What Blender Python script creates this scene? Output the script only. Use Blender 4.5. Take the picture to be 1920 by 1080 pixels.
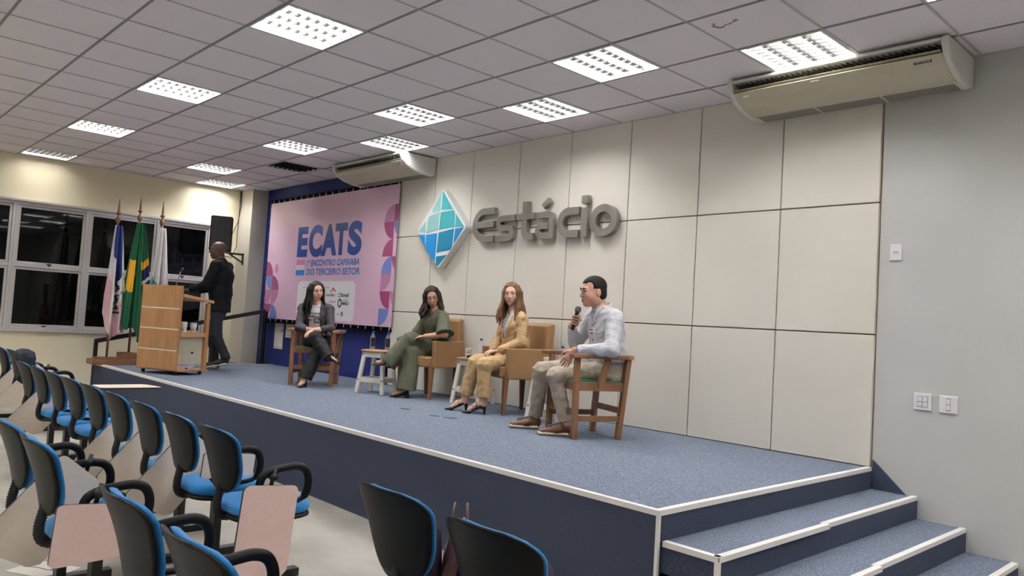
import bpy, bmesh, math, random
import numpy as np
from mathutils import Vector, Matrix
random.seed(7); np.random.seed(7)
for _o in list(bpy.data.objects): bpy.data.objects.remove(_o)
SC = bpy.context.scene
COL = SC.collection
PI = math.pi
# ------------------------------------------------------------------ camera
cam_d = bpy.data.cameras.new('camera'); cam = bpy.data.objects.new('camera', cam_d); COL.objects.link(cam)
cam_d.sensor_width = 36.0; cam_d.lens = 36.0*1439.36/1920; cam_d.clip_start = 0.05
def cam_axes(yaw, pitch, roll):
    f = Vector((-math.sin(yaw)*math.cos(pitch), math.cos(yaw)*math.cos(pitch), math.sin(pitch)))
    r0 = Vector((math.cos(yaw), math.sin(yaw), 0)); u0 = r0.cross(f)
    r = math.cos(roll)*r0+math.sin(roll)*u0; u = -math.sin(roll)*r0+math.cos(roll)*u0
    return r, u, f
_r, _u, _f = cam_axes(0.8153, 0.0487, 0.0601)
cam.matrix_world = Matrix(((_r.x, _u.x, -_f.x, 5.3909), (_r.y, _u.y, -_f.y, -1.025), (_r.z, _u.z, -_f.z, 1.4824), (0, 0, 0, 1)))
SC.camera = cam
# ------------------------------------------------------------------ world, exposure
wd = bpy.data.worlds.new('night'); SC.world = wd; wd.use_nodes = True
wd.node_tree.nodes['Background'].inputs[0].default_value = (0.004, 0.005, 0.008, 1)
wd.node_tree.nodes['Background'].inputs[1].default_value = 1.0
SC.view_settings.view_transform = 'Standard'; SC.view_settings.look = 'None'
SC.view_settings.gamma = 1.0; SC.view_settings.use_curve_mapping = False
SC.view_settings.exposure = 1.0
LAMP = 58.0          # strength of the fluorescent tubes
# ------------------------------------------------------------------ dimensions
H = 3.537; ST = 0.603; YW = 4.822; YF = 2.204; XR = 3.1245; XL = -7.66; XS = -6.54
T = 0.625
# ------------------------------------------------------------------ materials
def lin(c): return tuple((v/255/12.92 if v/255 <= .04045 else ((v/255+.055)/1.055)**2.4) for v in c)
MATS = {}
def mat(name, c, rough=.6, metal=0., noise=None, bump=None, emit=0., trans=0., alpha=1., spec=.5, sheen=0.):
    """noise=(scale, amount[, stretch xyz]); bump=(scale, strength[, stretch])"""
    if name in MATS: return MATS[name]
    m = bpy.data.materials.new(name); m.use_nodes = True; MATS[name] = m
    nt = m.node_tree; b = nt.nodes['Principled BSDF']; L = nt.links
    c3 = lin(c); b.inputs['Base Color'].default_value = (*c3, 1); b.inputs['Roughness'].default_value = rough
    b.inputs['Metallic'].default_value = metal; b.inputs['Specular IOR Level'].default_value = spec
    if emit: b.inputs['Emission Color'].default_value = (*c3, 1); b.inputs['Emission Strength'].default_value = emit
    if trans: b.inputs['Transmission Weight'].default_value = trans; b.inputs['IOR'].default_value = 1.12
    if alpha < 1: b.inputs['Alpha'].default_value = alpha
    if sheen: b.inputs['Sheen Weight'].default_value = sheen
    tc = None
    def tex(scale, st, detail=3.):
        nonlocal tc
        if tc is None: tc = nt.nodes.new('ShaderNodeTexCoord')
        mp = nt.nodes.new('ShaderNodeMapping'); mp.inputs['Scale'].default_value = st
        n = nt.nodes.new('ShaderNodeTexNoise'); n.inputs['Scale'].default_value = scale; n.inputs['Detail'].default_value = detail
        L.new(tc.outputs['Object'], mp.inputs['Vector']); L.new(mp.outputs[0], n.inputs['Vector']); return n
    if noise:
        n = tex(noise[0], noise[2] if len(noise) > 2 else (1, 1, 1)); r = nt.nodes.new('ShaderNodeValToRGB')
        a = noise[1]
        r.color_ramp.elements[0].position = .3; r.color_ramp.elements[1].position = .7
        r.color_ramp.elements[0].color = (*[max(0, v*(1-a)) for v in c3], 1); r.color_ramp.elements[1].color = (*[min(1, v*(1+a)) for v in c3], 1)
        L.new(n.outputs['Fac'], r.inputs[0]); L.new(r.outputs[0], b.inputs['Base Color'])
    if bump:
        n = tex(bump[0], bump[2] if len(bump) > 2 else (1, 1, 1)); bp = nt.nodes.new('ShaderNodeBump')
        bp.inputs['Strength'].default_value = bump[1]; bp.inputs['Distance'].default_value = .01
        L.new(n.outputs['Fac'], bp.inputs['Height']); L.new(bp.outputs[0], b.inputs['Normal'])
    return m
mat('panel_white', (226, 220, 208), .45, noise=(1.3, .03))
mat('panel_groove', (150, 132, 104), .8, noise=(3, .15))
mat('wall_lavender', (200, 198, 195), .7, noise=(1.5, .03), bump=(220, .08))
mat('wall_cream', (238, 228, 198), .75, noise=(1.2, .03), bump=(200, .08))
mat('column_paint', (205, 198, 184), .8, bump=(160, .35))
mat('wall_blue', (18, 34, 112), .6, noise=(2, .06))
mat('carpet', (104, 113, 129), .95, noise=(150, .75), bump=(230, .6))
mat('carpet_riser_shaded', (56, 63, 84), .95, noise=(240, .95, (1, 1, 1.6)), bump=(300, .25))  # same carpet as the top, grazing shade of upright faces put into the colour
mat('trim_aluminium', (236, 232, 227), .4)
mat('floor_vinyl', (164, 159, 148), .55, noise=(2.6, .16), bump=(60, .04))
mat('ceiling_tile', (234, 227, 230), .9, noise=(130, .05), bump=(260, .12))
mat('ceiling_tee', (190, 184, 186), .6)
mat('ceiling_runner', (140, 135, 136), .6)
mat('dark_void', (26, 25, 26), .9)
mat('lamp_white', (238, 238, 232), .35)
mat('lamp_blade_darkened', (58, 57, 55), .34, .85)  # pale louvre metal, with dark room reflections put into its colour
mat('tube_light', (250, 250, 253), .5, emit=LAMP)
mat('tube_dim', (250, 248, 248), .5, emit=LAMP*.26)  # tubes weakened to calm the bright spot on the window wall
mat('tube_dead', (180, 180, 176), .4)
mat('ac_white', (214, 212, 204), .4)
mat('ac_cream', (196, 188, 164), .45)
mat('ac_grille', (140, 134, 120), .6, bump=(300, .5))
mat('black_plastic', (13, 13, 14), .42, bump=(300, .06), spec=.18)
mat('black_rubber', (20, 20, 22), .55)
mat('black_metal', (20, 18, 18), .4)
mat('chair_blue', (10, 120, 186), .85, noise=(60, .14), bump=(320, .25), sheen=.2)
mat('tablet_laminate', (236, 220, 202), .38, noise=(40, .03))
mat('tablet_pink_lit', (238, 206, 198), .38, noise=(40, .03))  # same laminate as the other tablets, pinkish light mixed into its colour
mat('tablet_edge', (40, 30, 34), .5)
mat('wood_chair', (130, 90, 60), .45, noise=(14, .28, (1, 1, .18)))
mat('wood_podium', (172, 126, 82), .42, noise=(16, .16, (1, 1, .12)))
mat('wood_podium_flat', (174, 130, 86), .42, noise=(16, .14, (.15, 1, 1)))
mat('wood_flag', (128, 84, 54), .45, noise=(14, .2, (.2, .2, 1)))
mat('wood_top', (178, 132, 86), .4, noise=(10, .2, (.2, 1, 1)))
mat('wood_leg_dark', (104, 66, 44), .4, noise=(14, .25, (1, 1, .2)))
mat('paint_white', (222, 216, 205), .5, noise=(9, .06))
mat('leather_tan', (148, 112, 74), .42, noise=(5, .1), bump=(140, .12))
mat('seat_green', (16, 92, 52), .6)
mat('window_alu', (196, 192, 190), .4, .3)
mat('window_glass', (5, 6, 7), .025, spec=.35)
mat('steel', (146, 141, 136), .34, .6, noise=(2.2, .2))
mat('steel_side', (120, 116, 112), .4, .8)
mat('sign_white', (236, 236, 234), .4)
mat('banner_pink', (230, 192, 216), .24, noise=(1.1, .03))
mat('banner_white', (236, 232, 238), .4)
mat('print_navy', (22, 62, 142), .4)
mat('print_blue', (72, 116, 190), .4)
mat('print_rose', (226, 134, 178), .4)
mat('print_paper', (226, 214, 222), .4)
mat('print_sky', (44, 128, 206), .4)
mat('print_magenta', (160, 70, 116), .4)
mat('print_mauve', (192, 130, 168), .4)
mat('print_perse', (116, 132, 196), .4)
mat('print_black', (26, 24, 26), .5)
mat('print_green', (30, 108, 52), .5)
mat('print_red', (196, 36, 48), .5)
mat('print_grey', (120, 116, 122), .5)
mat('paper_white', (226, 220, 208), .7)
mat('bottle_clear', (236, 240, 244), .06, alpha=.2)
mat('cap_blue', (22, 62, 168), .4)
mat('label_dark', (34, 32, 40), .5, noise=(120, .9))
mat('cup_white', (236, 234, 230), .45)
mat('mic_body', (22, 22, 24), .35)
mat('mic_grille', (120, 120, 120), .45, .7, bump=(500, .8))
mat('switch_white', (232, 228, 230), .3)
mat('bag_leather', (78, 44, 42), .35, bump=(60, .25))
mat('gold_zip', (190, 150, 60), .3, .8)
def M(n): return MATS[n]
# ------------------------------------------------------------------ mesh helpers
class MB:
    def __init__(s): s.v = []; s.f = []; s.m = []; s.smooth = []
    def add(s, vs, fs, mi=0, sm=False):
        o = len(s.v); s.v += [tuple(v) for v in vs]
        for f in fs: s.f.append(tuple(o+i for i in f)); s.m.append(mi); s.smooth.append(sm)
        return s
    def box(s, x0, y0, z0, x1, y1, z1, mi=0):
        vs = [(x0, y0, z0), (x1, y0, z0), (x1, y1, z0), (x0, y1, z0), (x0, y0, z1), (x1, y0, z1), (x1, y1, z1), (x0, y1, z1)]
        return s.add(vs, [(0, 3, 2, 1), (4, 5, 6, 7), (0, 1, 5, 4), (1, 2, 6, 5), (2, 3, 7, 6), (3, 0, 4, 7)], mi)
    def cbox(s, cx, cy, cz, dx, dy, dz, mi=0): return s.box(cx-dx/2, cy-dy/2, cz-dz/2, cx+dx/2, cy+dy/2, cz+dz/2, mi)
    def beam(s, a, b, w, d, up=(0, 0, 1), w2=None, d2=None, mi=0):
        """a rectangular bar from a to b, w along side axis, d along the other"""
        a = Vector(a); b = Vector(b); t = (b-a).normalized(); u = Vector(up)
        if abs(t.dot(u)) > .98: u = Vector((0, 1, 0))
        sd = t.cross(u).normalized(); n = sd.cross(t)
        w2 = w if w2 is None else w2; d2 = d if d2 is None else d2
        vs = []
        for p, ww, dd in ((a, w, d), (b, w2, d2)):
            for i, j in ((-1, -1), (1, -1), (1, 1), (-1, 1)): vs.append(p+sd*ww/2*i+n*dd/2*j)
        return s.add(vs, [(0, 3, 2, 1), (4, 5, 6, 7), (0, 1, 5, 4), (1, 2, 6, 5), (2, 3, 7, 6), (3, 0, 4, 7)], mi)
    def tube(s, pts, r, n=10, closed=False, mi=0, sx=1., cap=True, up=(0, 0, 1)):
        pts = [Vector(p) for p in pts]; N = len(pts); rs = r if isinstance(r, (list, tuple)) else [r]*N
        vs = []
        prev = None
        for i, p in enumerate(pts):
            if closed: t = pts[(i+1) % N]-pts[i-1]
            else: t = pts[min(i+1, N-1)]-pts[max(i-1, 0)]
            t.normalize()
            if prev is None:
                u = Vector(up)
                if abs(t.dot(u)) > .95: u = Vector((1, 0, 0))
                sd = t.cross(u).normalized()
            else:
                sd = (prev-t*prev.dot(t)).normalized()
            prev = sd; nn = sd.cross(t)
            for k in range(n):
                a = 2*PI*k/n; vs.append(p+(sd*math.cos(a)*sx+nn*math.sin(a))*rs[i])
        fs = []
        for i in range(N if closed else N-1):
            for k in range(n):
                j = (i+1) % N
                fs.append((i*n+k, i*n+(k+1) % n, j*n+(k+1) % n, j*n+k))
        if cap and not closed: fs += [tuple(range(n))[::-1], tuple((N-1)*n+k for k in range(n))]
        return s.add(vs, fs, mi, True)
    def lathe(s, prof, c=(0, 0, 0), n=20, mi=0, axis='z'):
        vs = []
        for r, z in prof:
            for k in range(n):
                a = 2*PI*k/n
                if axis == 'z': vs.append((c[0]+r*math.cos(a), c[1]+r*math.sin(a), c[2]+z))
                elif axis == 'y': vs.append((c[0]+r*math.cos(a), c[1]+z, c[2]+r*math.sin(a)))
                else: vs.append((c[0]+z, c[1]+r*math.cos(a), c[2]+r*math.sin(a)))
        fs = []
        for i in range(len(prof)-1):
            for k in range(n): fs.append((i*n+k, i*n+(k+1) % n, (i+1)*n+(k+1) % n, (i+1)*n+k))
        fs += [tuple(range(n))[::-1], tuple((len(prof)-1)*n+k for k in range(n))]
        return s.add(vs, fs, mi, True)
    def prism(s, poly, fn, d0, d1, mi=0, sm=False):
        """poly 2d points; fn(u,v,d)->3d; extruded from d0 to d1"""
        n = len(poly); vs = [fn(u, v, d0) for u, v in poly]+[fn(u, v, d1) for u, v in poly]
        fs = [tuple(range(n)), tuple(range(2*n-1, n-1, -1))]+[(i, i+n, (i+1) % n+n, (i+1) % n) for i in range(n)]
        return s.add(vs, fs, mi, sm)
    def mesh(s, name, mats):
        me = bpy.data.meshes.new(name); me.from_pydata(s.v, [], s.f)
        for m in (mats if isinstance(mats, (list, tuple)) else [mats]): me.materials.append(M(m) if isinstance(m, str) else m)
        me.polygons.foreach_set('material_index', s.m); me.polygons.foreach_set('use_smooth', s.smooth)
        bm = bmesh.new(); bm.from_mesh(me); bmesh.ops.recalc_face_normals(bm, faces=bm.faces); bm.to_mesh(me); bm.free()
        me.update(); return me
    def build(s, name, mats, parent=None, bevel=0., seg=2, loc=None, rot=None):
        return link(name, s.mesh(name, mats), parent, bevel, seg, loc, rot)
def link(name, me, parent=None, bevel=0., seg=2, loc=None, rot=None):
    o = bpy.data.objects.new(name, me); COL.objects.link(o)
    if parent is not None: o.parent = parent
    if loc is not None: o.location = loc
    if rot is not None: o.rotation_euler = rot
    if bevel:
        b = o.modifiers.new('bevel', 'BEVEL'); b.width = bevel; b.segments = seg; b.limit_method = 'ANGLE'; b.angle_limit = math.radians(40)
        b.harden_normals = False
    return o
def thing(name, label, cat, loc=(0, 0, 0), rz=0., group=None):
    o = bpy.data.objects.new(name, None); COL.objects.link(o); o.empty_display_size = .1
    o.location = loc; o.rotation_euler = (0, 0, rz); tag(o, label, cat, group); return o
def tag(o, label, cat, group=None):
    o['label'] = label; o['category'] = cat
    if group: o['group'] = group
    return o
def struct(o, label=None):
    o['kind'] = 'structure'
    if label: o['label'] = label
    return o
def dup(o, parent=None):
    c = o.copy(); COL.objects.link(c); c.parent = parent
    for ch in list(o.children): dup(ch, c)
    return c
def arc(cx, cy, r, a0, a1, n=8): return [(cx+r*math.cos(math.radians(a0+(a1-a0)*i/n)), cy+r*math.sin(math.radians(a0+(a1-a0)*i/n))) for i in range(n+1)]
def rrect(x0, y0, x1, y1, r, n=5):
    return arc(x1-r, y1-r, r, 0, 90, n)+arc(x0+r, y1-r, r, 90, 180, n)+arc(x0+r, y0+r, r, 180, 270, n)+arc(x1-r, y0+r, r, 270, 360, n)
def text_mb(body, box, fn, d0, d1, offset=0., shear=0., spacing=1.):
    """lettering as thin geometry fitted in box (u0,v0,u1,v1); fn(u,v,d)->3d"""
    cu = bpy.data.curves.new('t', 'FONT'); cu.body = body; cu.size = 1; cu.offset = offset; cu.shear = shear; cu.space_character = spacing
    cu.resolution_u = 6
    o = bpy.data.objects.new('t', cu); COL.objects.link(o)
    dg = bpy.context.evaluated_depsgraph_get(); me = bpy.data.meshes.new_from_object(o.evaluated_get(dg))
    vs = [v.co.copy() for v in me.vertices]; fs = [tuple(p.vertices) for p in me.polygons]
    bpy.data.objects.remove(o); bpy.data.curves.remove(cu); bpy.data.meshes.remove(me)
    x0 = min(v.x for v in vs); x1 = max(v.x for v in vs); y0 = min(v.y for v in vs); y1 = max(v.y for v in vs)
    mb = MB()
    P = [(box[0]+(v.x-x0)/(x1-x0)*(box[2]-box[0]), box[1]+(v.y-y0)/(y1-y0)*(box[3]-box[1])) for v in vs]
    mb.add([fn(u, v, d1) for u, v in P], fs)
    return mb
def stroke(mb, pts, w, fn, d0, d1, closed=False, mi=0):
    """ribbon of width w along 2d points, extruded from d0 (front) to d1 (back)"""
    P = [Vector(p) for p in pts]; P = [p for i, p in enumerate(P) if i == 0 or (p-P[i-1]).length > 2e-3]; N = len(P); Lp, Rp = [], []
    for i in range(N):
        if closed: a, b, c = P[i-1], P[i], P[(i+1) % N]
        else: a, b, c = P[max(i-1, 0)], P[i], P[min(i+1, N-1)]
        t1 = (b-a).normalized() if (b-a).length > 1e-9 else (c-b).normalized(); t2 = (c-b).normalized() if (c-b).length > 1e-9 else t1
        n1 = Vector((-t1.y, t1.x)); n2 = Vector((-t2.y, t2.x)); m = (n1+n2).normalized(); k = min(2.0, 1/max(.3, m.dot(n1)))
        Lp.append(b+m*k*w/2); Rp.append(b-m*k*w/2)
    vs = []
    for l, r in zip(Lp, Rp): vs += [fn(l.x, l.y, d0), fn(r.x, r.y, d0), fn(l.x, l.y, d1), fn(r.x, r.y, d1)]
    fs = []
    for i in range(N if closed else N-1):
        a = 4*i; b = 4*((i+1) % N)
        fs += [(a, a+1, b+1, b), (a+2, b+2, b+3, a+3), (a, b, b+2, a+2), (a+1, a+3, b+3, b+1)]
    if not closed: e = 4*(N-1); fs += [(0, 2, 3, 1), (e, e+1, e+3, e+2)]
    mb.add(vs, fs, mi); return mb
# ================================================================== THE SETTING
XE = 9.0; YB = -7.0
struct(MB().box(XL-.2, YB, -.1, XE, YW+.3, 0).build('floor', 'floor_vinyl'), 'worn grey beige vinyl floor of the hall')
# --- left wall with a band of windows
WY0, WY1, WZ0, WZ1 = -.62, 4.14, 1.0, 2.86
wl = MB(); wl.box(XL-.2, YB, 0, XL, YW+.1, WZ0); wl.box(XL-.2, YB, WZ1, XL, YW+.1, H+.2); wl.box(XL-.2, WY1, WZ0, XL, YW+.1, WZ1); wl.box(XL-.2, YB, WZ0, XL, WY0, WZ1)
struct(wl.build('wall_left', 'wall_cream'), 'cream painted wall around the window band')
cols = [-.62, .34, 1.30, 2.26, 3.30, 4.14]
for k in range(5):
    y0, y1 = cols[k], cols[k+1]
    w = bpy.data.objects.new('window_%d' % (k+1), None); COL.objects.link(w); w.location = (XL, y0, 0); struct(w, 'aluminium framed window, dark night glass')
    d = y1-y0; zm = 1.93
    f = MB(); fx0, fx1 = -.09, .012
    f.box(fx0, 0, WZ0, fx1, .035, WZ1); f.box(fx0, d-.035, WZ0, fx1, d, WZ1); f.box(fx0, .035, WZ0, fx1+.02, d-.035, WZ0+.04); f.box(fx0, .035, WZ1-.05, fx1, d-.035, WZ1); f.box(fx0, .035, zm-.025, fx1, d-.035, zm+.025)
    f.build('window_frame', 'window_alu', w, .004)
    for (za, zb) in ((WZ0+.042, zm-.027), (zm+.027, WZ1-.052)):
        s = MB(); t = .034; a, b = .037, d-.037; sx0, sx1 = -.06, -.008
        s.box(sx0, a, za, sx1, a+t, zb); s.box(sx0, b-t, za, sx1, b, zb); s.box(sx0, a+t, za, sx1, b-t, za+t); s.box(sx0, a+t, zb-t, sx1, b-t, zb)
        so = s.build('sash', 'window_alu', w, .003)
        MB().box(-.04, a+t, za+t, -.032, b-t, zb-t).build('pane', 'window_glass', so)
        MB().box(-.006, (a+b)/2-.03, za+.004, .03, (a+b)/2+.03, za+.02).cbox(.02, (a+b)/2, za-.004, .018, .02, .03).build('latch', 'black_metal', so, .003)
    MB().box(-.02, 0, WZ0-.03, .05, d, WZ0).build('window_sill', 'window_alu', w, .003)
    MB().box(-.02, 0, WZ1, .05, d, WZ1+.035).build('window_head', 'window_alu', w, .003)
struct(MB().box(XL-.25, -.7, .9, XL-.21, 4.3, 3.0).build('wall_outside', 'dark_void'), 'dark night outside the window band')
# --- corner column
struct(MB().box(XL, 4.62, 0, -7.17, 4.905, H+.1).build('wall_column', 'column_paint', None, .006), 'cream square column in the corner')
# --- back wall
struct(MB().box(-7.6, 4.91, 0, -3.12, 5.1, H+.1).build('wall_blue', 'wall_blue'), 'dark blue painted wall behind the banner')
wb = struct(MB().box(-3.12, YW+.03, 0, 3.115, 5.1, H+.1).build('wall_back', 'panel_groove'), 'wall clad with large white panels')
xs = [-3.125, -2.333, -1.606, -.803, -.032, .75, 1.537, 2.328, 3.112]; zs = [ST, 1.575, 2.560, H+.02]; g = .005
for i in range(8):
    for j in range(3):
        w, h = xs[i+1]-xs[i]-2*g, zs[j+1]-zs[j]-2*g
        MB().box(-w/2, 0, -h/2, w/2, .034, h/2).build('panel', 'panel_white', wb, .003, 1, loc=((xs[i]+xs[i+1])/2, YW-.003, (zs[j]+zs[j+1])/2))
struct(MB().box(3.118, YW+.02, 0, XE, 5.1, H+.1).build('wall_right', 'wall_lavender'), 'pale lavender grey wall beside the stage stairs')
struct(MB().box(XE, YB, 0, XE+.1, 5.1, H+.1).build('wall_side', 'wall_lavender')); struct(MB().box(XL-.2, YB-.1, 0, XE, YB, H+.1).build('wall_rear', 'wall_cream'))
# --- ceiling: tees, tiles, lamps
ce = struct(MB().box(XL-.2, YB, H+.16, XE, 5.1, H+.24).build('ceiling', 'dark_void'), 'suspended ceiling of square grey tiles')
MB().box(XL, YB, H+.095, XE, -T, H+.11).build('ceiling_rear_field', 'ceiling_tile', ce)
lamps_on = [(0, 2), (-4, 2), (-8, 2), (-12, 2), (4, 2), (6, 5), (2, 5), (-2, 5), (-6, 5), (-10, 5), (4, 6), (0, 6), (-4, 6), (-12, 6), (8, 2), (8, 6), (10, 5), (12, 2), (-10, -1), (-6, -1)]  # the last pair is out of view, added to brighten the window wall
lamps_off = [(-8, 6)]
lampset = set(lamps_on+lamps_off)
tile_cache = {}
for i in range(-13, 15):
    for j in range(-1, 8):
        if (i, j) in lampset: continue
        x0, x1 = max(i*T, XL), min((i+1)*T, XE); y0, y1 = j*T, min((j+1)*T, YW+.02)
        if x1-x0 < .05: continue
        key = (round(x1-x0, 3), round(y1-y0, 3))
        if key not in tile_cache:
            a, b = (x1-x0)/2-.004, (y1-y0)/2-.004
            tile_cache[key] = MB().box(-a, -b, 0, a, b, .016).mesh('tile', 'ceiling_tile')
        link('tile', tile_cache[key], ce, loc=((x0+x1)/2, (y0+y1)/2, H+.003+random.uniform(0, .0015)), rot=(random.uniform(-.003, .003), random.uniform(-.003, .003), 0))
for j in range(-1, 8): MB().box(XL, j*T-.009, H-.002, XE, j*T+.009, H+.035).build('runner', 'ceiling_runner', ce)
for i in range(-12, 15): MB().box(i*T-.008, -T, H-.0015, i*T+.008, YW, H+.03).build('cross_tee', 'ceiling_tee', ce)
MB().box(XL, YW-.004, H-.004, XE, YW+.02, H+.02).build('wall_angle', 'ceiling_tee', ce); MB().box(XL, -T, H-.004, XL+.02, YW, H+.02).build('wall_angle', 'ceiling_tee', ce)
st = MB(); ring = []
for k in range(24):
    a = 2*PI*k/24; rr = 1+.25*math.sin(3*a+1)+.12*math.sin(7*a); ring.append((rr*math.cos(a), rr*math.sin(a)))
mat('water_stain', (150, 120, 96), .9)
st.add([(4*T+.17+u*.085, 5*T+.15+v*.07, H+.0024) for u, v in ring]+[(4*T+.17+u*.062, 5*T+.15+v*.05, H+.0024) for u, v in ring], [(k, (k+1) % 24, 24+(k+1) % 24, 24+k) for k in range(14)])
st.build('water_stain', 'water_stain', ce)
# one recessed luminaire: 4 tubes along y, louvre of 3 long and 7 cross blades
def make_lamp(on):
    t = thing('ceiling_lamp', '', 'ceiling lamp'); q = T/2-.014
    h = MB(); h.box(-q, -q, .085, q, q, .09)
    for sx in (-1, 1): h.box(min(sx*q, sx*(q-.006)), -q, 0, max(sx*q, sx*(q-.006)), q, .085); h.box(-q, min(sx*q, sx*(q-.006)), 0, q, max(sx*q, sx*(q-.006)), .085)
    h.build('housing', 'lamp_white', t)
    f = MB(); o = T/2-.012
    for sx in (-1, 1): f.box(min(sx*o, sx*(o-.012)), -o, -.004, max(sx*o, sx*(o-.012)), o, .006); f.box(-o, min(sx*o, sx*(o-.012)), -.004, o, max(sx*o, sx*(o-.012)), .006)
    f.build('frame', 'lamp_white', t)
    w = 2*(q-.008)
    for k in range(4):
        x = -w/2+w*(k+.5)/4
        MB().tube([(x, -w/2+.01, .066), (x, w/2-.01, .066)], .013, 6, cap=False).build('tube', {1: 'tube_light', 2: 'tube_dim', 0: 'tube_dead'}[on], t)
    bt = MB().box(-.0012, -w/2, 0, .0012, w/2, .034).mesh('blade', 'lamp_blade_darkened'); bc = MB().box(-w/2, -.0012, 0, w/2, .0012, .030).mesh('blade', 'lamp_blade_darkened')
    for k in range(1, 4): link('louvre_blade', bt, t, loc=(-w/2+w*k/4, 0, 0))
    for k in range(1, 8): link('louvre_blade', bc, t, loc=(0, -w/2+w*k/8, .0005))
    return t
lamp_lab = {(0, 2): 'lit square louvre lamp nearest the top edge, left of the ceiling centre', (-4, 2): 'lit louvre lamp above the left tiles, second in its row towards the windows', (-8, 2): 'lit louvre lamp third in its row towards the window wall',
            (-12, 2): 'lit louvre lamp against the window wall, leftmost of all', (4, 2): 'lit louvre lamp overhead in front of the stage', (6, 5): 'lit louvre lamp cut by the top edge above the big air conditioner',
            (2, 5): 'large lit louvre lamp left of the big air conditioner', (-2, 5): 'lit louvre lamp right above the small air conditioner, one row further out', (-6, 5): 'lit louvre lamp just above the unlit one', (-10, 5): 'lit louvre lamp left of the unlit one',
            (4, 6): 'lit louvre lamp directly behind the big air conditioner, partly hidden by it', (0, 6): 'lit louvre lamp above the metal lettering on the back wall', (-4, 6): 'lit louvre lamp touching the small air conditioner from behind', (-12, 6): 'lit louvre lamp over the corner column',
            (8, 2): 'lit louvre lamp over the audience seats', (8, 6): 'lit louvre lamp over the stage stairs', (10, 5): 'lit louvre lamp at the far right of the hall', (12, 2): 'lit louvre lamp by the side wall', (-10, -1): 'unseen louvre lamp added to brighten the window wall, over the far seats', (-6, -1): 'unseen louvre lamp added to brighten the window side, over the middle seats', (-8, 6): 'unlit dark louvre lamp left of the small air conditioner'}
proto_lamp = {}
def lamp_at(i, j, on, label):
    if on not in proto_lamp: t = make_lamp(on); proto_lamp[on] = t
    else: t = dup(proto_lamp[on])
    t.location = ((i+.5)*T, (j+.5)*T, H); tag(t, label, 'ceiling lamp', 'square louvre lamps in the ceiling')
for (i, j) in lamps_on: lamp_at(i, j, 2 if (i, j) == (-12, 2) else 1, lamp_lab[(i, j)])
for (i, j) in lamps_off: lamp_at(i, j, 0, lamp_lab[(i, j)])
for j in (-3, -6, -9):  # lamps out of view behind the camera, added only to light the room
    for i in (-10, -6, -2, 2, 6, 10): lamp_at(i, j, 1, 'unseen louvre lamp added to light the hall, over the rear rows'); 
# ------------------------------------------------------------------ stage, ramp, stairs
sg = thing('stage', 'low blue carpeted stage platform with pale metal edge trim', 'stage', (0, 0, 0))
ct = MB().box(XS, YF, ST-.02, XR, YW, ST); ct.box(XS, YW, ST-.02, -3.13, 4.908, ST); ct.build('carpet_top', 'carpet', sg)
MB().box(XS, YF-.004, 0, XR, YF+.02, ST-.02).build('front_panel', 'carpet_riser_shaded', sg)
MB().box(XR-.02, YF+.02, 0, XR, YW, ST-.02).build('side_panel', 'carpet_riser_shaded', sg)
MB().box(XS, YF+.02, 0, XS+.02, 4.905, ST-.02).build('side_panel', 'carpet_riser_shaded', sg)
def nosing(mb, a, b, out, w=.032, t=.005):
    """L profile along edge a-b, lying on top and folded down; out = outward direction"""
    a = Vector(a); b = Vector(b); o = Vector(out)
    up = Vector((0, 0, 1))
    for q0, q1 in (((-w, 0), (t, t)), ((0, -w*.7), (t, 0))):
        vs = []
        for p in (a, b):
            for (u, v) in ((q0[0], q0[1]), (q1[0], q0[1]), (q1[0], q1[1]), (q0[0], q1[1])): vs.append(p+o*u+up*v)
        mb.add(vs, [(0, 3, 2, 1), (4, 5, 6, 7), (0, 1, 5, 4), (1, 2, 6, 5), (2, 3, 7, 6), (3, 0, 4, 7)])
    return mb
nosing(MB(), (XS, YF, ST), (XR, YF, ST), (0, -1, 0)).build('edge_trim', 'trim_aluminium', sg)
nosing(MB(), (XR, YF, ST+.0008), (XR, YW-.01, ST+.0008), (1, 0, 0)).build('edge_trim', 'trim_aluminium', sg)
MB().box(XR-.012, YF-.006, 0, XR+.006, YF+.012, ST-.02).build('corner_trim', 'trim_aluminium', sg)
nosing(MB(), (XS, 4.9, ST), (XS, YF, ST), (-1, 0, 0), .02).build('edge_trim', 'trim_aluminium', sg)
mat('scuff_dark', (40, 42, 48), .95)
for x, y, w, d, rz in ((-.79, 3.46, .10, .05, .3), (-.27, 3.42, .09, .03, .6), (-.10, 3.47, .12, .04, .7), (-3.06, 3.72, .03, .02, 0)):
    pts = [(w/2*(1+.3*math.sin(3*a+x))*math.cos(a), d/2*(1+.3*math.cos(5*a))*math.sin(a)) for a in [2*PI*k/12 for k in range(12)]]
    MB().prism(pts, lambda u, v, dd: (u, v, dd), 0, .003).build('carpet_scuff', 'scuff_dark' if x > -1 or True else 'paper_white', sg, loc=(x, y, ST), rot=(0, 0, rz))
stt = thing('stage_stairs', 'three blue carpeted steps with pale metal nosings leading up to the stage', 'stairs', (0, 0, 0))
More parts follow.
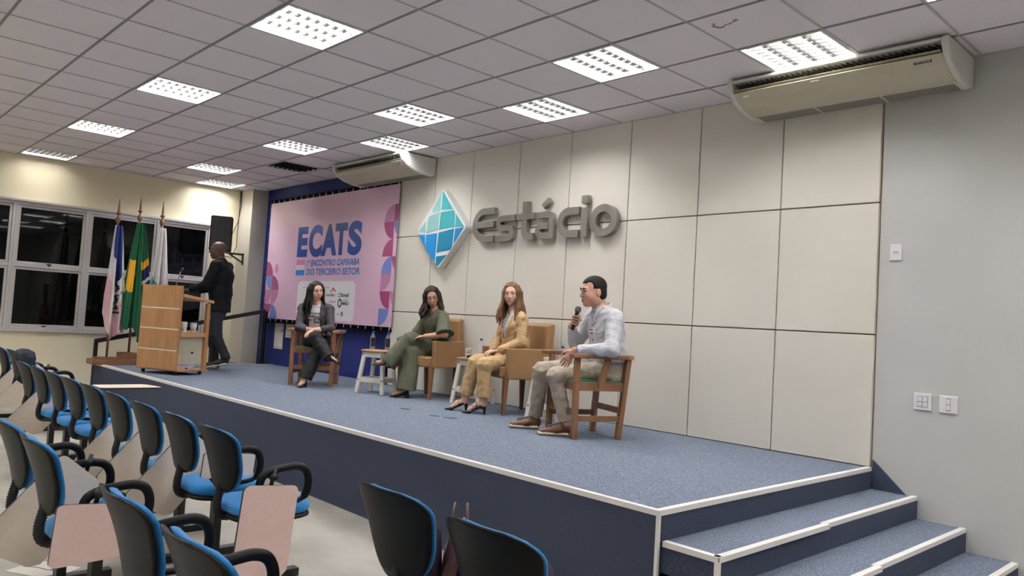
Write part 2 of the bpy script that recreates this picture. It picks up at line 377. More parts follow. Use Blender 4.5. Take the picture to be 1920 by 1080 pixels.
for k, (z, x1) in enumerate(((.452, 3.437), (.302, 3.747), (.151, 4.05))):
    x0 = XR+.001 if k == 0 else (3.437, 3.747)[k-1]-.02
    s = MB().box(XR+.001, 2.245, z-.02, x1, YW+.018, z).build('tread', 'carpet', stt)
    MB().box(x1-.015, 2.245, 0 if k == 2 else z-.151, x1, YW+.018, z-.02).build('riser', 'carpet_riser_shaded', stt)
    MB().box(XR+.001, 2.235, 0, x1, 2.245, z-.0).build('side_panel', 'carpet_riser_shaded', stt)
    ym = 3.39-.04*k
    nosing(MB(), (x1+.012, 2.24, z), (x1+.012, ym+.02, z), (1, 0, 0)).build('edge_trim', 'trim_aluminium', stt)
    nosing(MB(), (x1-.004, ym, z+.001), (x1-.004, YW+.012, z+.001), (1, 0, 0)).build('edge_trim', 'trim_aluminium', stt)
    nosing(MB(), ((XR if k == 0 else (3.437, 3.747)[k-1])+.01, 2.236, z), (x1+.01, 2.236, z), (0, -1, 0)).build('edge_trim', 'trim_aluminium', stt)
    MB().box(x1-.006, 2.228, 0, x1+.018, 2.25, z-.02).build('corner_trim', 'trim_aluminium', stt)
MB().prism([(XR+.005, .46), (XR+.005, .66), (3.36, .452), (3.36, .45)], lambda u, v, d: (u, d, v), YW-.002, YW+.018).build('wall_skirt', 'carpet_riser_shaded', stt)
rp = thing('ramp', 'sloping carpeted ramp between the window wall and the stage', 'ramp', (0, 0, 0))
MB().add([(XL+.002, 2.2, 0), (XS-.09, 2.2, 0), (XS-.09, 4.6, .57), (XL+.002, 4.6, .57), (XL+.002, 4.6, 0), (XS-.09, 4.6, 0)], [(0, 1, 2, 3), (4, 5, 1, 0), (0, 3, 4), (1, 5, 2), (2, 5, 4, 3)]).build('ramp_slope', 'carpet', rp)
# handrail along the ramp
hr = thing('handrail', 'black metal handrail rising along the ramp behind the flags', 'handrail', (-6.59, 0, 0))
MB().beam((0, 2.2, .905), (0, 4.72, 1.475), .045, .06).build('rail', 'black_metal', hr, .004)
for y, z in ((2.22, .905), (3.87, 1.27), (4.70, 1.46)): MB().beam((0, y, 0.0), (0, y, z), .05, .05).build('post', 'black_metal', hr, .004)
MB().beam((0, 4.72, 1.475), (0, 4.72, 1.36), .055, .075).build('end_cap', 'black_metal', hr, .004)
# ================================================================== WALL FITTINGS
def PWALL(y): return lambda u, v, d: (u, y+d, v)
# --- air conditioners (profile in y,z swept along x)
def make_ac(name, x0, x1, label):
    t = thing(name, label, 'air conditioner', ((x0+x1)/2, YW, H), 0, 'ceiling air conditioners above the stage'); w = (x1-x0)/2
    # side cap profile: y relative to wall (negative = into the room), z relative to ceiling
    prof = [(-.02, -.012), (-.54, -.012), (-.565, -.03), (-.56, -.07), (-.53, -.125), (-.47, -.172), (-.38, -.21), (-.25, -.238), (-.1, -.25), (-.045, -.243), (-.02, -.2)]
    for s in (-1, 1):
        MB().prism(prof, lambda u, v, d: (d, u, v), s*(w-.045), s*w).build('end_cap', 'ac_white', t, .014, 3)
    body = [(-.03, -.015), (-.535, -.015), (-.552, -.036), (-.50, -.045), (-.47, -.06), (-.47, -.10), (-.515, -.118), (-.46, -.165), (-.37, -.203), (-.24, -.232), (-.03, -.236)]
    MB().prism([(-.03, -.015), (-.535, -.015), (-.555, -.03), (-.552, -.045), (-.03, -.045)], lambda u, v, d: (d, u, v), -w+.045, w-.045).build('top_rail', 'ac_white', t, .004)
    MB().prism([(-.44, -.046), (-.46, -.046), (-.46, -.14), (-.44, -.14)], lambda u, v, d: (d, u, v), -w+.045, w-.045).build('outlet_recess', 'black_plastic', t)
    MB().prism([(-.531, -.124), (-.522, -.116), (-.44, -.145), (-.20, -.145), (-.20, -.232), (-.245, -.234), (-.37, -.206), (-.46, -.17)], lambda u, v, d: (d, u, v), -w+.045, w-.045).build('lower_cover', 'ac_cream', t, .003)
    MB().prism([(-.552, -.05), (-.546, -.046), (-.515, -.112), (-.522, -.116)], lambda u, v, d: (d, u, v), -w+.05, -w+.055)
    # louvre flap and guide vanes
    MB().prism([(-.538, -.100), (-.532, -.097), (-.466, -.116), (-.468, -.121)], lambda u, v, d: (d, u, v), -w+.055, w-.055).build('louvre_flap', 'ac_cream', t)
    vm = MB().prism([(-.535, -.052), (-.47, -.056), (-.47, -.085), (-.525, -.072)], lambda u, v, d: (d+(u+.5)*.35, u, v), -.0015, .0015).mesh('vane', 'steel_side')
    n = 36
    for k in range(n): link('guide_vane', vm, t, loc=(-w+.08+(2*w-.16)*k/(n-1), 0, 0))
    for k in range(3):
        a = -w+.06+(2*w-.12)*k/3; b = -w+.06+(2*w-.12)*(k+1)/3
        MB().prism([(-.20, -.226), (-.20, -.238), (-.05, -.242), (-.05, -.226)], lambda u, v, d: (d, u, v), a+.008, b-.008).build('intake_grille', 'ac_grille', t)
        for q in range(1, 9): pass
    MB().prism([(-.21, -.22), (-.21, -.236), (-.04, -.240), (-.04, -.22)], lambda u, v, d: (d, u, v), -w+.045, w-.045).build('bottom_frame', 'ac_white', t)
    bd = MB().cbox(w-.17, -.50, -.150, .11, .004, .016).build('badge', 'print_black', t, rot=(0, 0, 0))
    bd.rotation_euler = (0, 0, 0)
    tm = text_mb('HITACHI', (w-.215, -.155, w-.125, -.145), lambda u, v, d: (u, -.5032, v), 0, 0, .01); tm.build('badge_lettering', 'lamp_white', bd)
    MB().cbox(-w+.14, -.503, -.150, .05, .004, .01).build('indicator_panel', 'lamp_white', t); MB().cbox(-.1, -.513, -.136, .06, .003, .012).build('sticker', 'paper_white', t)
    return t
make_ac('air_conditioner', 2.12, 3.72, 'large white ceiling air conditioner at the upper right above the panel edge')
acl = make_ac('air_conditioner', -3.95, -2.32, 'small looking white ceiling air conditioner above the banner corner')
# --- outlet and switches
t = thing('wall_outlet', 'small white wall outlet high on the lavender wall', 'outlet', (3.234, YW+.02, 2.184))
MB().box(-.042, -.009, -.06, .042, 0, .06).build('plate', 'switch_white', t, .004); MB().box(-.022, -.011, -.012, .022, -.008, .012).build('socket', 'paper_white', t, .002)
for s in (-1, 1): MB().box(s*.008-.004, -.0118, -.003, s*.008+.004, -.0105, .003).build('slot', 'print_black', t)
t = thing('light_switch', 'white square light switch with four rockers', 'light switch', (3.449, YW+.02, 1.12))
MB().box(-.06, -.01, -.06, .06, 0, .06).build('plate', 'switch_white', t, .005)
MB().box(-.036, -.0105, -.037, .036, -.0095, .037).build('rocker_surround', 'print_grey', t)
for a in (-1, 1):
    for b in (-1, 1): MB().box(a*.018-.016, -.013, b*.018-.016, a*.018+.016, -.0098, b*.018+.016).build('rocker', 'switch_white', t, .002)
t = thing('light_switch', 'white square light switch with one narrow column of two rockers', 'light switch', (3.615, YW+.02, 1.118))
MB().box(-.06, -.01, -.06, .06, 0, .06).build('plate', 'switch_white', t, .005)
MB().box(-.014, -.0105, -.042, .014, -.0095, .042).build('rocker_surround', 'print_grey', t)
for b in (-1, 1): MB().box(-.012, -.013, b*.02-.018, .012, -.0098, b*.02+.018).build('rocker', 'switch_white', t, .002)
# --- diamond sign
ds = thing('diamond_sign', 'blue and teal diamond shaped sign split by white lines, left of the metal letters', 'sign', (-2.045, YW, 2.614))
def rdiamond(rx, rz, k=.07, n=5):
    pts = []; cs = [(rx, 0), (0, rz), (-rx, 0), (0, -rz)]
    for i in range(4):
        p = Vector(cs[i]); a = Vector(cs[i-1]); b = Vector(cs[(i+1) % 4])
        p0 = p+(a-p)*k; p1 = p+(b-p)*k
        for q in range(n+1):
            s = q/n; pts.append(tuple((1-s)**2*p0+2*s*(1-s)*p+s*s*p1))
    return pts
MB().prism(rdiamond(.49, .50), PWALL(0), -.10, -.004).build('sign_body', 'sign_white', ds, .004)
mat('d_pale', (150, 200, 200), .4); mat('d_teal', (70, 172, 182), .4); mat('d_sky', (28, 142, 214), .4); mat('d_deep', (24, 126, 162), .4); mat('d_mid', (30, 128, 190), .4)
def dq(pts, m): MB().prism(pts, PWALL(0), -.1035, -.099).build('coloured_facet', m, ds)
# facets in a skewed grid (u right, v up, from the centre)
dq([(-.028, .455), (-.035, .225), (-.185, .205), (-.175, .250)], 'd_pale')
dq([(.0, .47), (.215, .225), (.17, .225), (-.008, .232)], 'd_teal')
dq([(-.26, .135), (-.235, .165), (-.04, .205), (-.055, -.01), (-.285, -.045)], 'd_pale')
dq([(-.012, .2), (.235, .21), (.265, .165), (.262, .005), (-.03, -.01)], 'd_teal')
dq([(-.31, .10), (-.445, -.02), (-.315, -.035)], 'd_pale')
dq([(.285, .16), (.445, .0), (.28, .005)], 'd_teal')
dq([(-.445, -.055), (-.312, -.062), (-.30, -.215)], 'd_sky')
dq([(-.285, -.065), (-.065, -.055), (-.075, -.4), (-.10, -.395), (-.285, -.235)], 'd_sky')
dq([(-.03, -.05), (.26, -.015), (.245, -.225), (.21, -.27), (-.05, -.295)], 'd_deep')
dq([(.285, -.015), (.445, -.008), (.27, -.20)], 'd_mid')
dq([(-.052, -.345), (.155, -.328), (-.01, -.46), (-.052, -.45)], 'd_deep')
# --- metal letters
def letters():
    D0, D1 = -.075, -.02; w = .078
    def mk(name, lab, parts, loc0):
        t = thing('metal_letter', lab, 'letter', (loc0, YW, 2.40), 0, 'brushed metal letters on the white panels')
        q = 1.00786; TX = lambda x: 5.391+(x-5.391)*q; TZ = lambda z: 1.482+(z-1.482)*q
        for kk, (nm, pts, closed, ww) in enumerate(parts):
            mb = MB(); stroke(mb, [(TX(x)-loc0, TZ(z)-2.40) for x, z in pts], ww, PWALL(0), D0-.0025*kk, D1-.001*kk, closed); mb.build(nm, 'steel', t, .003)
        return t
    E = arc(-1.235, 2.605, .155, 180, 100, 8)
    mk('E', 'brushed metal capital letter E, first of the lettering',
       [('bowl', [(-1.055, 2.765)]+[(-1.20, 2.765)]+[(x, z) for x, z in arc(-1.225, 2.61, .157, 95, 265, 14)]+[(-1.20, 2.448), (-1.055, 2.448)], False, w), ('bar', [(-1.36, 2.610), (-1.055, 2.612)], False, .08)], -1.22)
    mk('s', 'brushed metal letter s, second of the lettering', [('stroke', [(-.715, 2.665), (-.90, 2.665)]+arc(-.925, 2.61, .055, 90, 270, 7)+[(-.90, 2.555), (-.82, 2.555)]+arc(-.815, 2.50, .055, 90, -90, 7)+[(-.84, 2.445), (-1.02, 2.445)], False, w*.92)], -.87)
    mk('t', 'brushed metal letter t, tall with a crossbar', [('stem', [(-.56, 2.83), (-.56, 2.50)]+arc(-.505, 2.50, .055, 180, 270, 5)+[(-.42, 2.445)], False, w), ('crossbar', [(-.69, 2.665), (-.42, 2.668)], False, .075)], -.55)
    mk('a', 'brushed metal letter a with an acute accent', [('stroke', [(-.375, 2.665), (-.21, 2.665)]+arc(-.205, 2.62, .045, 90, 0, 4)+[(-.158, 2.445), (-.30, 2.445)]+arc(-.305, 2.497, .052, 270, 90, 6)+[(-.20, 2.549)], False, w*.88), ('accent', [(-.29, 2.755), (-.20, 2.822)], False, .06)], -.25)
    mk('c', 'brushed metal letter c', [('stroke', [(.225, 2.680), (.09, 2.680)]+arc(.085, 2.565, .118, 95, 265, 12)+[(.09, 2.448), (.225, 2.446)], False, w)], .08)
    mk('i', 'brushed metal letter i with a square dot', [('stem', [(.296, 2.702), (.296, 2.405)], False, w*1.08), ('dot', [(.296, 2.828), (.296, 2.745)], False, w*1.08)], .296)
    mk('o', 'brushed metal round letter o, last of the lettering', [('ring', [(.545+.135*math.cos(2*PI*k/28), 2.562+.122*math.sin(2*PI*k/28)) for k in range(28)], True, w)], .545)
letters()
# --- banner on a black frame
bn = thing('banner', 'large pink printed event banner stretched on a black frame', 'banner', (0, 4.78, 0))
bx0, bx1, bz0, bz1 = -6.78, -3.052, 1.362, 3.275
MB().box(bx0, 0, bz0, bx1, .004, bz1).build('banner_sheet', 'banner_pink', bn)
fr = MB()
for z in (bz0-.045, bz1+.04): fr.box(bx0-.06, .03, z-.025, bx1-.03, .08, z+.025)
for x in (bx0-.05, (bx0+bx1)/2, bx1-.08): fr.box(x-.02, .03, ST+.001 if x != (bx0+bx1)/2 else bz0-.06, x+.02, .08, bz1+.06)
mat('frame_black', (8, 8, 9), .85, spec=.1); fr.build('frame', 'frame_black', bn)
tie = MB().cbox(0, .012, 0, .004, .01, .06).mesh('tie', 'paper_white')
for k in range(20):
    x = bx0+.05+(bx1-bx0-.1)*k/19; link('tie', tie, bn, loc=(x, 0, bz1+.015)); link('tie', tie, bn, loc=(x, 0, bz0-.015))
for k in range(9): link('tie', tie, bn, loc=(bx0-.015, 0, bz0+.12+(bz1-bz0-.2)*k/8), rot=(0, PI/2, 0))
PB = lambda u, v, d: (u, d, v)
def bprint(name, m, mb): return mb.build(name, m, bn)
def qd(x0, z0, c, m, s=.235, clip=None):
    """quarter disc in cell (x0,z0) of size s, c = corner index of its centre: 0 ll,1 lr,2 ur,3 ul"""
    cx, cz = [(x0, z0), (x0+s, z0), (x0+s, z0+s), (x0, z0+s)][c]; a0 = [0, 90, 180, 270][c]
    pts = [(cx, cz)]+arc(cx, cz, s, a0, a0+90, 12)
    pts = [(min(max(u, bx0), bx1), min(max(v, bz0), bz1)) for u, v in pts]
    MB().prism(pts, PB, -.0022, -.0002).build('printed_shape', m, bn)
xr, s = -3.362, .2335
for k, (c, m, c2, m2) in enumerate([(3, 'print_perse', None, 'print_mauve'), (2, 'print_magenta', 2, 'print_mauve'), (3, 'print_mauve', None, None), (1, 'print_perse', None, None), (1, 'print_magenta', 2, 'print_magenta') ]):
    z = bz0+.008+k*s
    qd(xr, z, c, m, s)
    if c2 is not None: qd(xr+s, z if k < 4 else z-s, c2, m2, s)
z = bz0+.008+5*s; qd(xr, z, 2, 'print_magenta', s); qd(xr+s, z, 2, 'print_perse', s); qd(xr, z+s, 1, 'print_mauve', s); qd(xr+s, z+s, 3, 'print_magenta', s)
xl = -6.775
for (cx, cz, c, m) in [(0, 0, 3, 'print_magenta'), (1, 0, 0, 'print_perse'), (1, 1, 3, 'print_mauve'), (0, 1, 3, 'print_mauve'), (0, 2, 2, 'print_perse'), (1, 2, 0, 'print_magenta'), (0, 3, 0, 'print_magenta')]: qd(xl+cx*s, bz0+.005+cz*s, c, m, s)
MB().prism([(-6.42+.062*math.cos(a), 2.183+.075*math.sin(a)) for a in [2*PI*k/20 for k in range(20)]], PB, -.002, -.0002).build('printed_shape', 'print_mauve', bn)
xw = [(-5.765, -5.44), (-5.405, -5.00), (-5.02, -4.565), (-4.632, -4.288), (-4.268, -3.897)]
for ch, (a, b) in zip('ECATS', xw): text_mb(ch, (a, 2.352 if ch not in 'CS' else 2.342, b, 2.826 if ch not in 'CS' else 2.838), PB, 0, -.002, .055).build('printed_letter', 'print_navy', bn)
text_mb('1º ENCONTRO CAPIXABA', (-5.43, 2.203, -3.92, 2.300), PB, 0, -.002, .03, .1).build('printed_line', 'print_blue', bn)
text_mb('DO TERCEIRO SETOR', (-5.412, 2.066, -3.895, 2.166), PB, 0, -.002, .03, .06).build('printed_line', 'print_blue', bn)
for a, b, m in ((2.228, 2.308, 'print_rose'), (2.148, 2.228, 'print_paper'), (2.066, 2.148, 'print_sky')): MB().prism([(-5.755, a), (-5.49, a), (-5.495, b), (-5.76, b)], PB, -.002, -.0002).build('printed_stripe', m, bn)
MB().prism(rrect(-5.655, 1.395, -3.985, 1.975, .1), PB, -.0015, -.0002).build('printed_field', 'banner_white', bn)
for body, box, m, off in (('REALIZAÇÃO', (-5.49, 1.868, -5.33, 1.888), 'print_grey', .01), ('PATROCÍNIO', (-4.88, 1.87, -4.69, 1.892), 'print_grey', .01), ('ArcelorMittal', (-4.78, 1.748, -4.525, 1.79), 'print_black', .012), ('Sicredi', (-4.36, 1.745, -4.142, 1.803), 'print_green', .03),
                          ('GRUPO', (-4.30, 1.688, -4.15, 1.704), 'print_grey', .01), ('MARCA', (-4.305, 1.63, -4.132, 1.675), 'print_black', .04), ('FUNDAÇÃO', (-4.66, 1.655, -4.48, 1.685), 'print_black', .02), ('APOIO', (-4.44, 1.485, -4.34, 1.505), 'print_grey', .01)):
    text_mb(body, box, PB, 0, -.0028, off).build('printed_logo', m, bn)
mb = MB(); stroke(mb, [(-4.65, 1.812), (-4.605, 1.845), (-4.575, 1.875), (-4.545, 1.845), (-4.498, 1.822)], .016, PB, -.003, -.001); stroke(mb, [(-4.575, 1.868), (-4.575, 1.815)], .012, PB, -.003, -.001); mb.build('printed_logo', 'print_red', bn)
mb = MB()
for k in range(5):
    a = 2*PI*k/5+.3; stroke(mb, [(-4.40+.018*math.cos(a), 1.772+.018*math.sin(a)), (-4.40+.04*math.cos(a), 1.772+.04*math.sin(a))], .014, PB, -.003, -.001)
mb.build('printed_logo', 'print_green', bn)
mb = MB(); stroke(mb, [(-4.375+.042*math.cos(2*PI*k/16)*(1.15 if k % 2 else 1), 1.655+.05*math.sin(2*PI*k/16)*(1.15 if k % 2 else 1)) for k in range(16)], .02, PB, -.003, -.001, True); mb.build('printed_logo', 'print_black', bn)
MB().prism(rrect(-4.318, 1.465, -4.268, 1.535, .018), PB, -.003, -.001).build('printed_logo', 'print_grey', bn)
stroke(MB(), [(-4.9, 1.885), (-4.9, 1.815)], .008, PB, -.003, -.001).build('printed_rule', 'print_grey', bn)
# --- papers on the blue wall
for x, z, w, h, l in ((-6.42, 1.1, .30, .46, 'tall white notice sheet on the blue wall below the banner corner'), (-6.02, 1.2, .34, .26, 'wide white notice sheet on the blue wall beside the wooden chair')):
    t = thing('notice_sheet', l, 'notice', (x, 4.905, z), 0, 'notices pinned to the blue wall')
    MB().box(-w/2, -.004, -h/2, w/2, 0, h/2).build('sheet', 'paper_white', t)
    MB().box(w/2-.06, -.0055, h*.12, w/2-.03, -.004, h*.12+.035).build('printed_mark', 'print_black', t)
    MB().box(-w/2+.03, -.0055, -h/2+.03, w/2-.02, -.004, -h/2+.036).build('printed_rule', 'print_grey', t)
# --- loudspeaker on bracket
sp = thing('loudspeaker', 'black loudspeaker on a wall bracket beside the window', 'loudspeaker', (-7.10, 4.10, 2.40), math.radians(-24))
MB().prism(rrect(-.17, 0, .17, .58, .03), lambda u, v, d: (d, u, v), .10, .16).build('front_grille', 'black_plastic', sp, .01)
MB().prism([(-.15, -.17), (.10, -.165), (.10, .165), (-.15, .17), (-.17, .09), (-.17, -.09)], lambda u, v, d: (u, v, d), .005, .575).build('cabinet', 'black_plastic', sp, .012)
mat('speaker_mesh', (14, 14, 15), .6, bump=(700, .5))
MB().prism(rrect(-.15, .03, .15, .55, .02), lambda u, v, d: (d, u, v), .159, .163).build('mesh_screen', 'speaker_mesh', sp)
br = thing('speaker_bracket', 'black triangular wall bracket under the loudspeaker', 'bracket', (-7.38, 4.62, 2.34))
MB().box(-.03, -.012, -.10, .03, 0, .10).build('wall_plate', 'black_metal', br, .002); MB().beam((0, -.01, .075), (.12, -.50, .075), .035, .03).build('arm', 'black_metal', br); MB().beam((0, -.01, -.06), (.07, -.28, .065), .03, .02).build('brace', 'black_metal', br)
MB().lathe([(.017, 0), (.017, .03)], (.13, -.52, .06), 10).build('stud', 'black_metal', br)
cb = MB().tube([(-7.62, 4.60, H), (-7.60, 4.59, 3.2), (-7.63, 4.6, 3.0), (-7.60, 4.58, 2.8), (-7.55, 4.56, 2.55), (-7.45, 4.45, 2.35), (-7.30, 4.25, 2.36)], .006, 6); cb.tube([(-7.59, 4.605, H), (-7.58, 4.6, 3.25), (-7.62, 4.59, 3.0), (-7.64, 4.5, 2.75)], .006, 6)
tag(cb.build('cable', 'black_rubber'), 'thin dark cables hanging from the ceiling in the column corner', 'cable')
# ================================================================== STAGE FURNITURE
# local axes: +x forward of the seat, +y left of the sitter, origin on the stage floor
def wood_chair(label, loc, rz):
    t = thing('wooden_armchair', label, 'chair', loc, rz, 'wooden armchairs on the stage')
    fx, bx, wy = .21, -.20, .245; ah = .655
    for s in (-1, 1):
        MB().beam((fx, s*wy, 0), (fx+.005, s*wy, ah), .042, .05).build('leg', 'wood_chair', t, .004)
        MB().beam((bx, s*(wy-.02), 0), (bx-.05, s*(wy+.005), ah), .042, .05).build('leg', 'wood_chair', t, .004)
        MB().beam((fx, s*wy, .425), (bx-.03, s*(wy-.01), .425), .028, .07).build('seat_rail', 'wood_chair', t, .003)
        MB().beam((fx, s*wy, .165), (bx-.01, s*(wy-.015), .165), .024, .045).build('stretcher', 'wood_chair', t, .003)
        MB().beam((.0, s*(wy+.0), .41), (-.055, s*(wy+.02), ah), .055, .03, up=(0, 1, 0)).build('arm_brace', 'wood_chair', t, .003)
    MB().beam((fx, -wy, .425), (fx, wy, .425), .03, .07).build('seat_rail', 'wood_chair', t, .003)
    MB().beam((bx-.03, -wy, .425), (bx-.03, wy, .425), .03, .07).build('seat_rail', 'wood_chair', t, .003)
    MB().beam((fx, -wy, .215), (fx, wy, .215), .024, .05).build('stretcher', 'wood_chair', t, .003)
    MB().beam((bx, -wy, .235), (bx, wy, .235), .024, .05).build('stretcher', 'wood_chair', t, .003)
    path = [(.285, -.275), (.1, -.285), (-.1, -.29), (-.2, -.275), (-.285, -.2), (-.32, -.1), (-.33, 0), (-.32, .1), (-.285, .2), (-.2, .275), (-.1, .29), (.1, .285), (.285, .275)]
    stroke(MB(), path, .085, lambda u, v, d: (u, v, d), ah-.002, ah+.033).build('arm_rail', 'wood_chair', t, .008, 3)
    for y in (-.14, 0, .14): MB().beam((bx-.03, y*.9, .44), (-.315+abs(y)*.12, y, ah), .05, .018, up=(0, 1, 0)).build('back_slat', 'wood_chair', t, .003)
    MB().prism(rrect(bx-.03, -.235, fx+.01, .235, .03), lambda u, v, d: (u, v, d), .44, .475).build('seat_pad', 'seat_green', t, .012, 3)
    return t
wood_chair('wooden armchair with green seat holding the woman in the dark blazer', (-3.25, 3.83, ST), math.radians(-41))
wood_chair('wooden armchair with green seat holding the man with the microphone', (1.12, 3.92, ST), math.radians(-112))
def tub_chair(label, loc, rz):
    t = thing('leather_armchair', label, 'chair', loc, rz, 'tan leather armchairs on the stage')
    for x, y in ((.24, .23), (.24, -.23), (-.22, .22), (-.22, -.22)):
        MB().beam((x, y, 0), (x*.97, y, .38), .03, .032, w2=.05, d2=.055).build('leg', 'wood_leg_dark' if x < 0 else 'wood_chair', t, .003)
    MB().prism(rrect(-.22, -.225, .285, .225, .05), lambda u, v, d: (u, v, d), .355, .475).build('seat_cushion', 'leather_tan', t, .025, 4)
    for s in (-1, 1):
        MB().prism([(-.27, .352), (.24, .352), (.255, .655), (-.275, .66)], lambda u, v, d: (u, d, v), s*.228, s*.285).build('arm_panel', 'leather_tan', t, .012, 3)
    MB().prism([(-.20, .36), (-.225, .90), (-.285, .925), (-.315, .905), (-.285, .36)], lambda u, v, d: (u, d, v), -.225, .225).build('backrest', 'leather_tan', t, .02, 4)
    sm = MB()
    for k in range(10): sm.cbox(-.255+.001*k, -.10+.02*k, .92, .03, .006, .006)
    sm.build('top_stitching', 'paper_white', t, .002)
    return t
tub_chair('tan leather armchair holding the woman in the green dress', (-1.73, 4.445, ST), math.radians(-78))
tub_chair('tan leather armchair holding the woman in the beige suit', (-.275, 4.43, ST), math.radians(-104.5))
def stool(label, loc, rz):
    t = thing('side_stool', label, 'stool', loc, rz, 'white side stools with wooden tops'); h = .50
    MB().prism(rrect(-.155, -.155, .155, .155, .03), lambda u, v, d: (u, v, d), h-.022, h).build('top', 'wood_top', t, .005)
    for a, b in ((1, 1), (1, -1), (-1, 1), (-1, -1)):
        MB().beam((a*.165, b*.165, 0), (a*.115, b*.115, h-.022), .04, .04).build('leg', 'paint_white', t, .003)
    bolt = MB().lathe([(.008, 0), (.008, .003)], (0, 0, 0), 8, axis='x').mesh('bolt', 'black_metal')
    for k in range(4):
        ca, sa = math.cos(k*PI/2), math.sin(k*PI/2)
        def rot(x, y): return (x*ca-y*sa, x*sa+y*ca)
        for z, o, hh in ((h-.055, .12, .06), (.155, .15, .055)):
            a = rot(o, -o); b = rot(o, o); MB().beam((*a, z), (*b, z), .02, hh).build('apron' if z > .3 else 'stretcher', 'paint_white', t, .002)
            for s in (-1, 1):
                p = rot(o+.021, s*o); link('bolt', bolt, t, loc=(*p, z), rot=(0, 0, k*PI/2))
    return t
S1 = (-2.2, 4.05); S2 = (-1.02, 4.52); S3 = (.45, 4.22)
stool('white stool with two water bottles left of the woman in green', (*S1, ST), math.radians(28))
stool('white stool with cups and a bottle between the two leather armchairs', (*S2, ST), math.radians(20))
stool('white stool half hidden behind the legs of the man with the microphone', (*S3, ST), math.radians(15))
def bottle(label, loc, labelled=True, cap='cap_blue', h=.215, grp='water bottles'):
    t = thing('water_bottle', label, 'bottle', loc, math.radians(-30)+random.uniform(-.5, .5), grp); k = h/.215
    MB().lathe([(.028, 0), (.032, .006), (.032, .05), (.029, .06), (.032, .07), (.032, .125), (.027, .15), (.014, .185), (.0125, .2*1.0)], (0, 0, 0), 16).build('bottle_body', 'bottle_clear', t)
    MB().lathe([(.0155, .196), (.0155, .214), (.013, .216)], (0, 0, 0), 14).build('cap', cap, t)
    if labelled: MB().add([(.0328*math.cos(a), .0328*math.sin(a), z) for z in (.04, .14) for a in [-.9+1.8*i/8 for i in range(9)]], [(i, i+1, i+10, i+9) for i in range(8)], 0, True).build('label_wrap', 'label_dark', t)
    return t
zt = ST+.50
bottle('water bottle with blue cap on the left stool, left one', (S1[0]-.05, S1[1]-.06, zt)); bottle('water bottle with blue cap on the left stool, right one', (S1[0]+.07, S1[1]+.07, zt))
bottle('clear water bottle with blue cap beside the cups on the middle stool', (S2[0]+.04, S2[1]+.04, zt), False); bottle('clear water bottle with blue cap behind the man with the microphone', (S3[0]+.04, S3[1]+.07, zt), False)
def cup(label, loc, n=1, rz=0., grp='white paper cups'):
    t = thing('paper_cup', label, 'cup', loc, rz, grp)
    MB().lathe([(.029, 0), (.030, .002), (.039, .094), (.041, .097), (.0395, .099), (.035, .096), (.028, .01), (.0, .008)], (0, 0, 0), 20).build('cup_wall', 'cup_white', t)
    for k in range(1, n): MB().lathe([(.039, .085+.012*k), (.041, .094+.012*k), (.0395, .097+.012*k), (.036, .093+.012*k)], (0, 0, 0), 20).build('nested_rim', 'cup_white', t)
    tm = text_mb('ECATS', (-.62, .048, .62, .066), lambda a, z, d: ((.0305+z*.0957+.0006)*math.cos(a), (.0305+z*.0957+.0006)*math.sin(a), z), 0, 0, .03); tm.build('printed_word', 'print_black', t)
    return t
cr = math.radians(-43)
cup('white paper cup with black print, left one on the middle stool', (S2[0]-.06, S2[1]-.05, zt), 1, cr); cup('white paper cup beside the bottle on the middle stool, right one', (S2[0]+.09, S2[1]+.09, zt), 1, cr); cup('white paper cup on the stool behind the man with the microphone', (S3[0]-.06, S3[1]-.02, zt), 1, cr)
t = thing('glasses_case', 'black glasses case lying in front of the cups on the middle stool', 'case', (S2[0]+.07, S2[1]-.09, zt), math.radians(50))
MB().prism([(-.07, .0), (-.065, -.03), (0, -.038), (.065, -.03), (.07, 0), (.065, .03), (0, .038), (-.065, .03)], lambda u, v, d: (u, v, d), 0, .03).build('case_shell', 'black_plastic', t, .012, 3)
MB().cbox(0, 0, .016, .13, .072, .002).build('seam', 'black_rubber', t)
# --- lectern
pd = thing('lectern', 'light wooden lectern on casters with open shelves', 'lectern', (-4.747, 2.432, ST), math.radians(-68))
hw = .35; ph = 1.127
zb = [.05, .305, .57, .83, ph]
for k in range(4): MB().box(-.02, -hw, zb[k]+.014, .0, hw, zb[k+1]-.0).build('front_board', 'wood_podium', pd, .002)
for k in range(1, 4): MB().box(-.016, -hw+.005, zb[k], -.003, hw-.02, zb[k]+.014).build('metal_strip', 'trim_aluminium', pd)
MB().box(-.035, -hw+.01, .05, -.021, hw-.01, ph-.005).build('back_board', 'wood_podium', pd)
for s in (-1, 1):
    MB().box(-.485, min(s*hw, s*(hw-.045)), .07, -.43, max(s*hw, s*(hw-.045)), .93).build('post', 'wood_podium', pd, .003)
    MB().box(-.43, min(s*hw, s*(hw-.02)), .485, -.036, max(s*hw, s*(hw-.02)), .545).build('shelf_rail', 'wood_podium_flat', pd, .002)
    MB().prism([(-.036, .99), (-.036, 1.03), (-.54, .965), (-.54, .93)], lambda u, v, d: (u, d, v), s*(hw-.02), s*hw).build('desk_side', 'wood_podium_flat', pd, .002)
    for x in (-.06, -.44):
        c = MB().lathe([(.022, -.01), (.024, 0), (.022, .01)], (x, s*(hw-.06), .0245), 12, axis='y'); c.cbox(x, s*(hw-.06), .044, .03, .03, .012); c.build('caster', 'black_rubber', pd)
MB().prism([(-.036, 1.008), (-.036, 1.03), (-.56, .965), (-.56, .943)], lambda u, v, d: (u, d, v), -hw+.02, hw-.02).build('desk_top', 'wood_podium_flat', pd, .003)
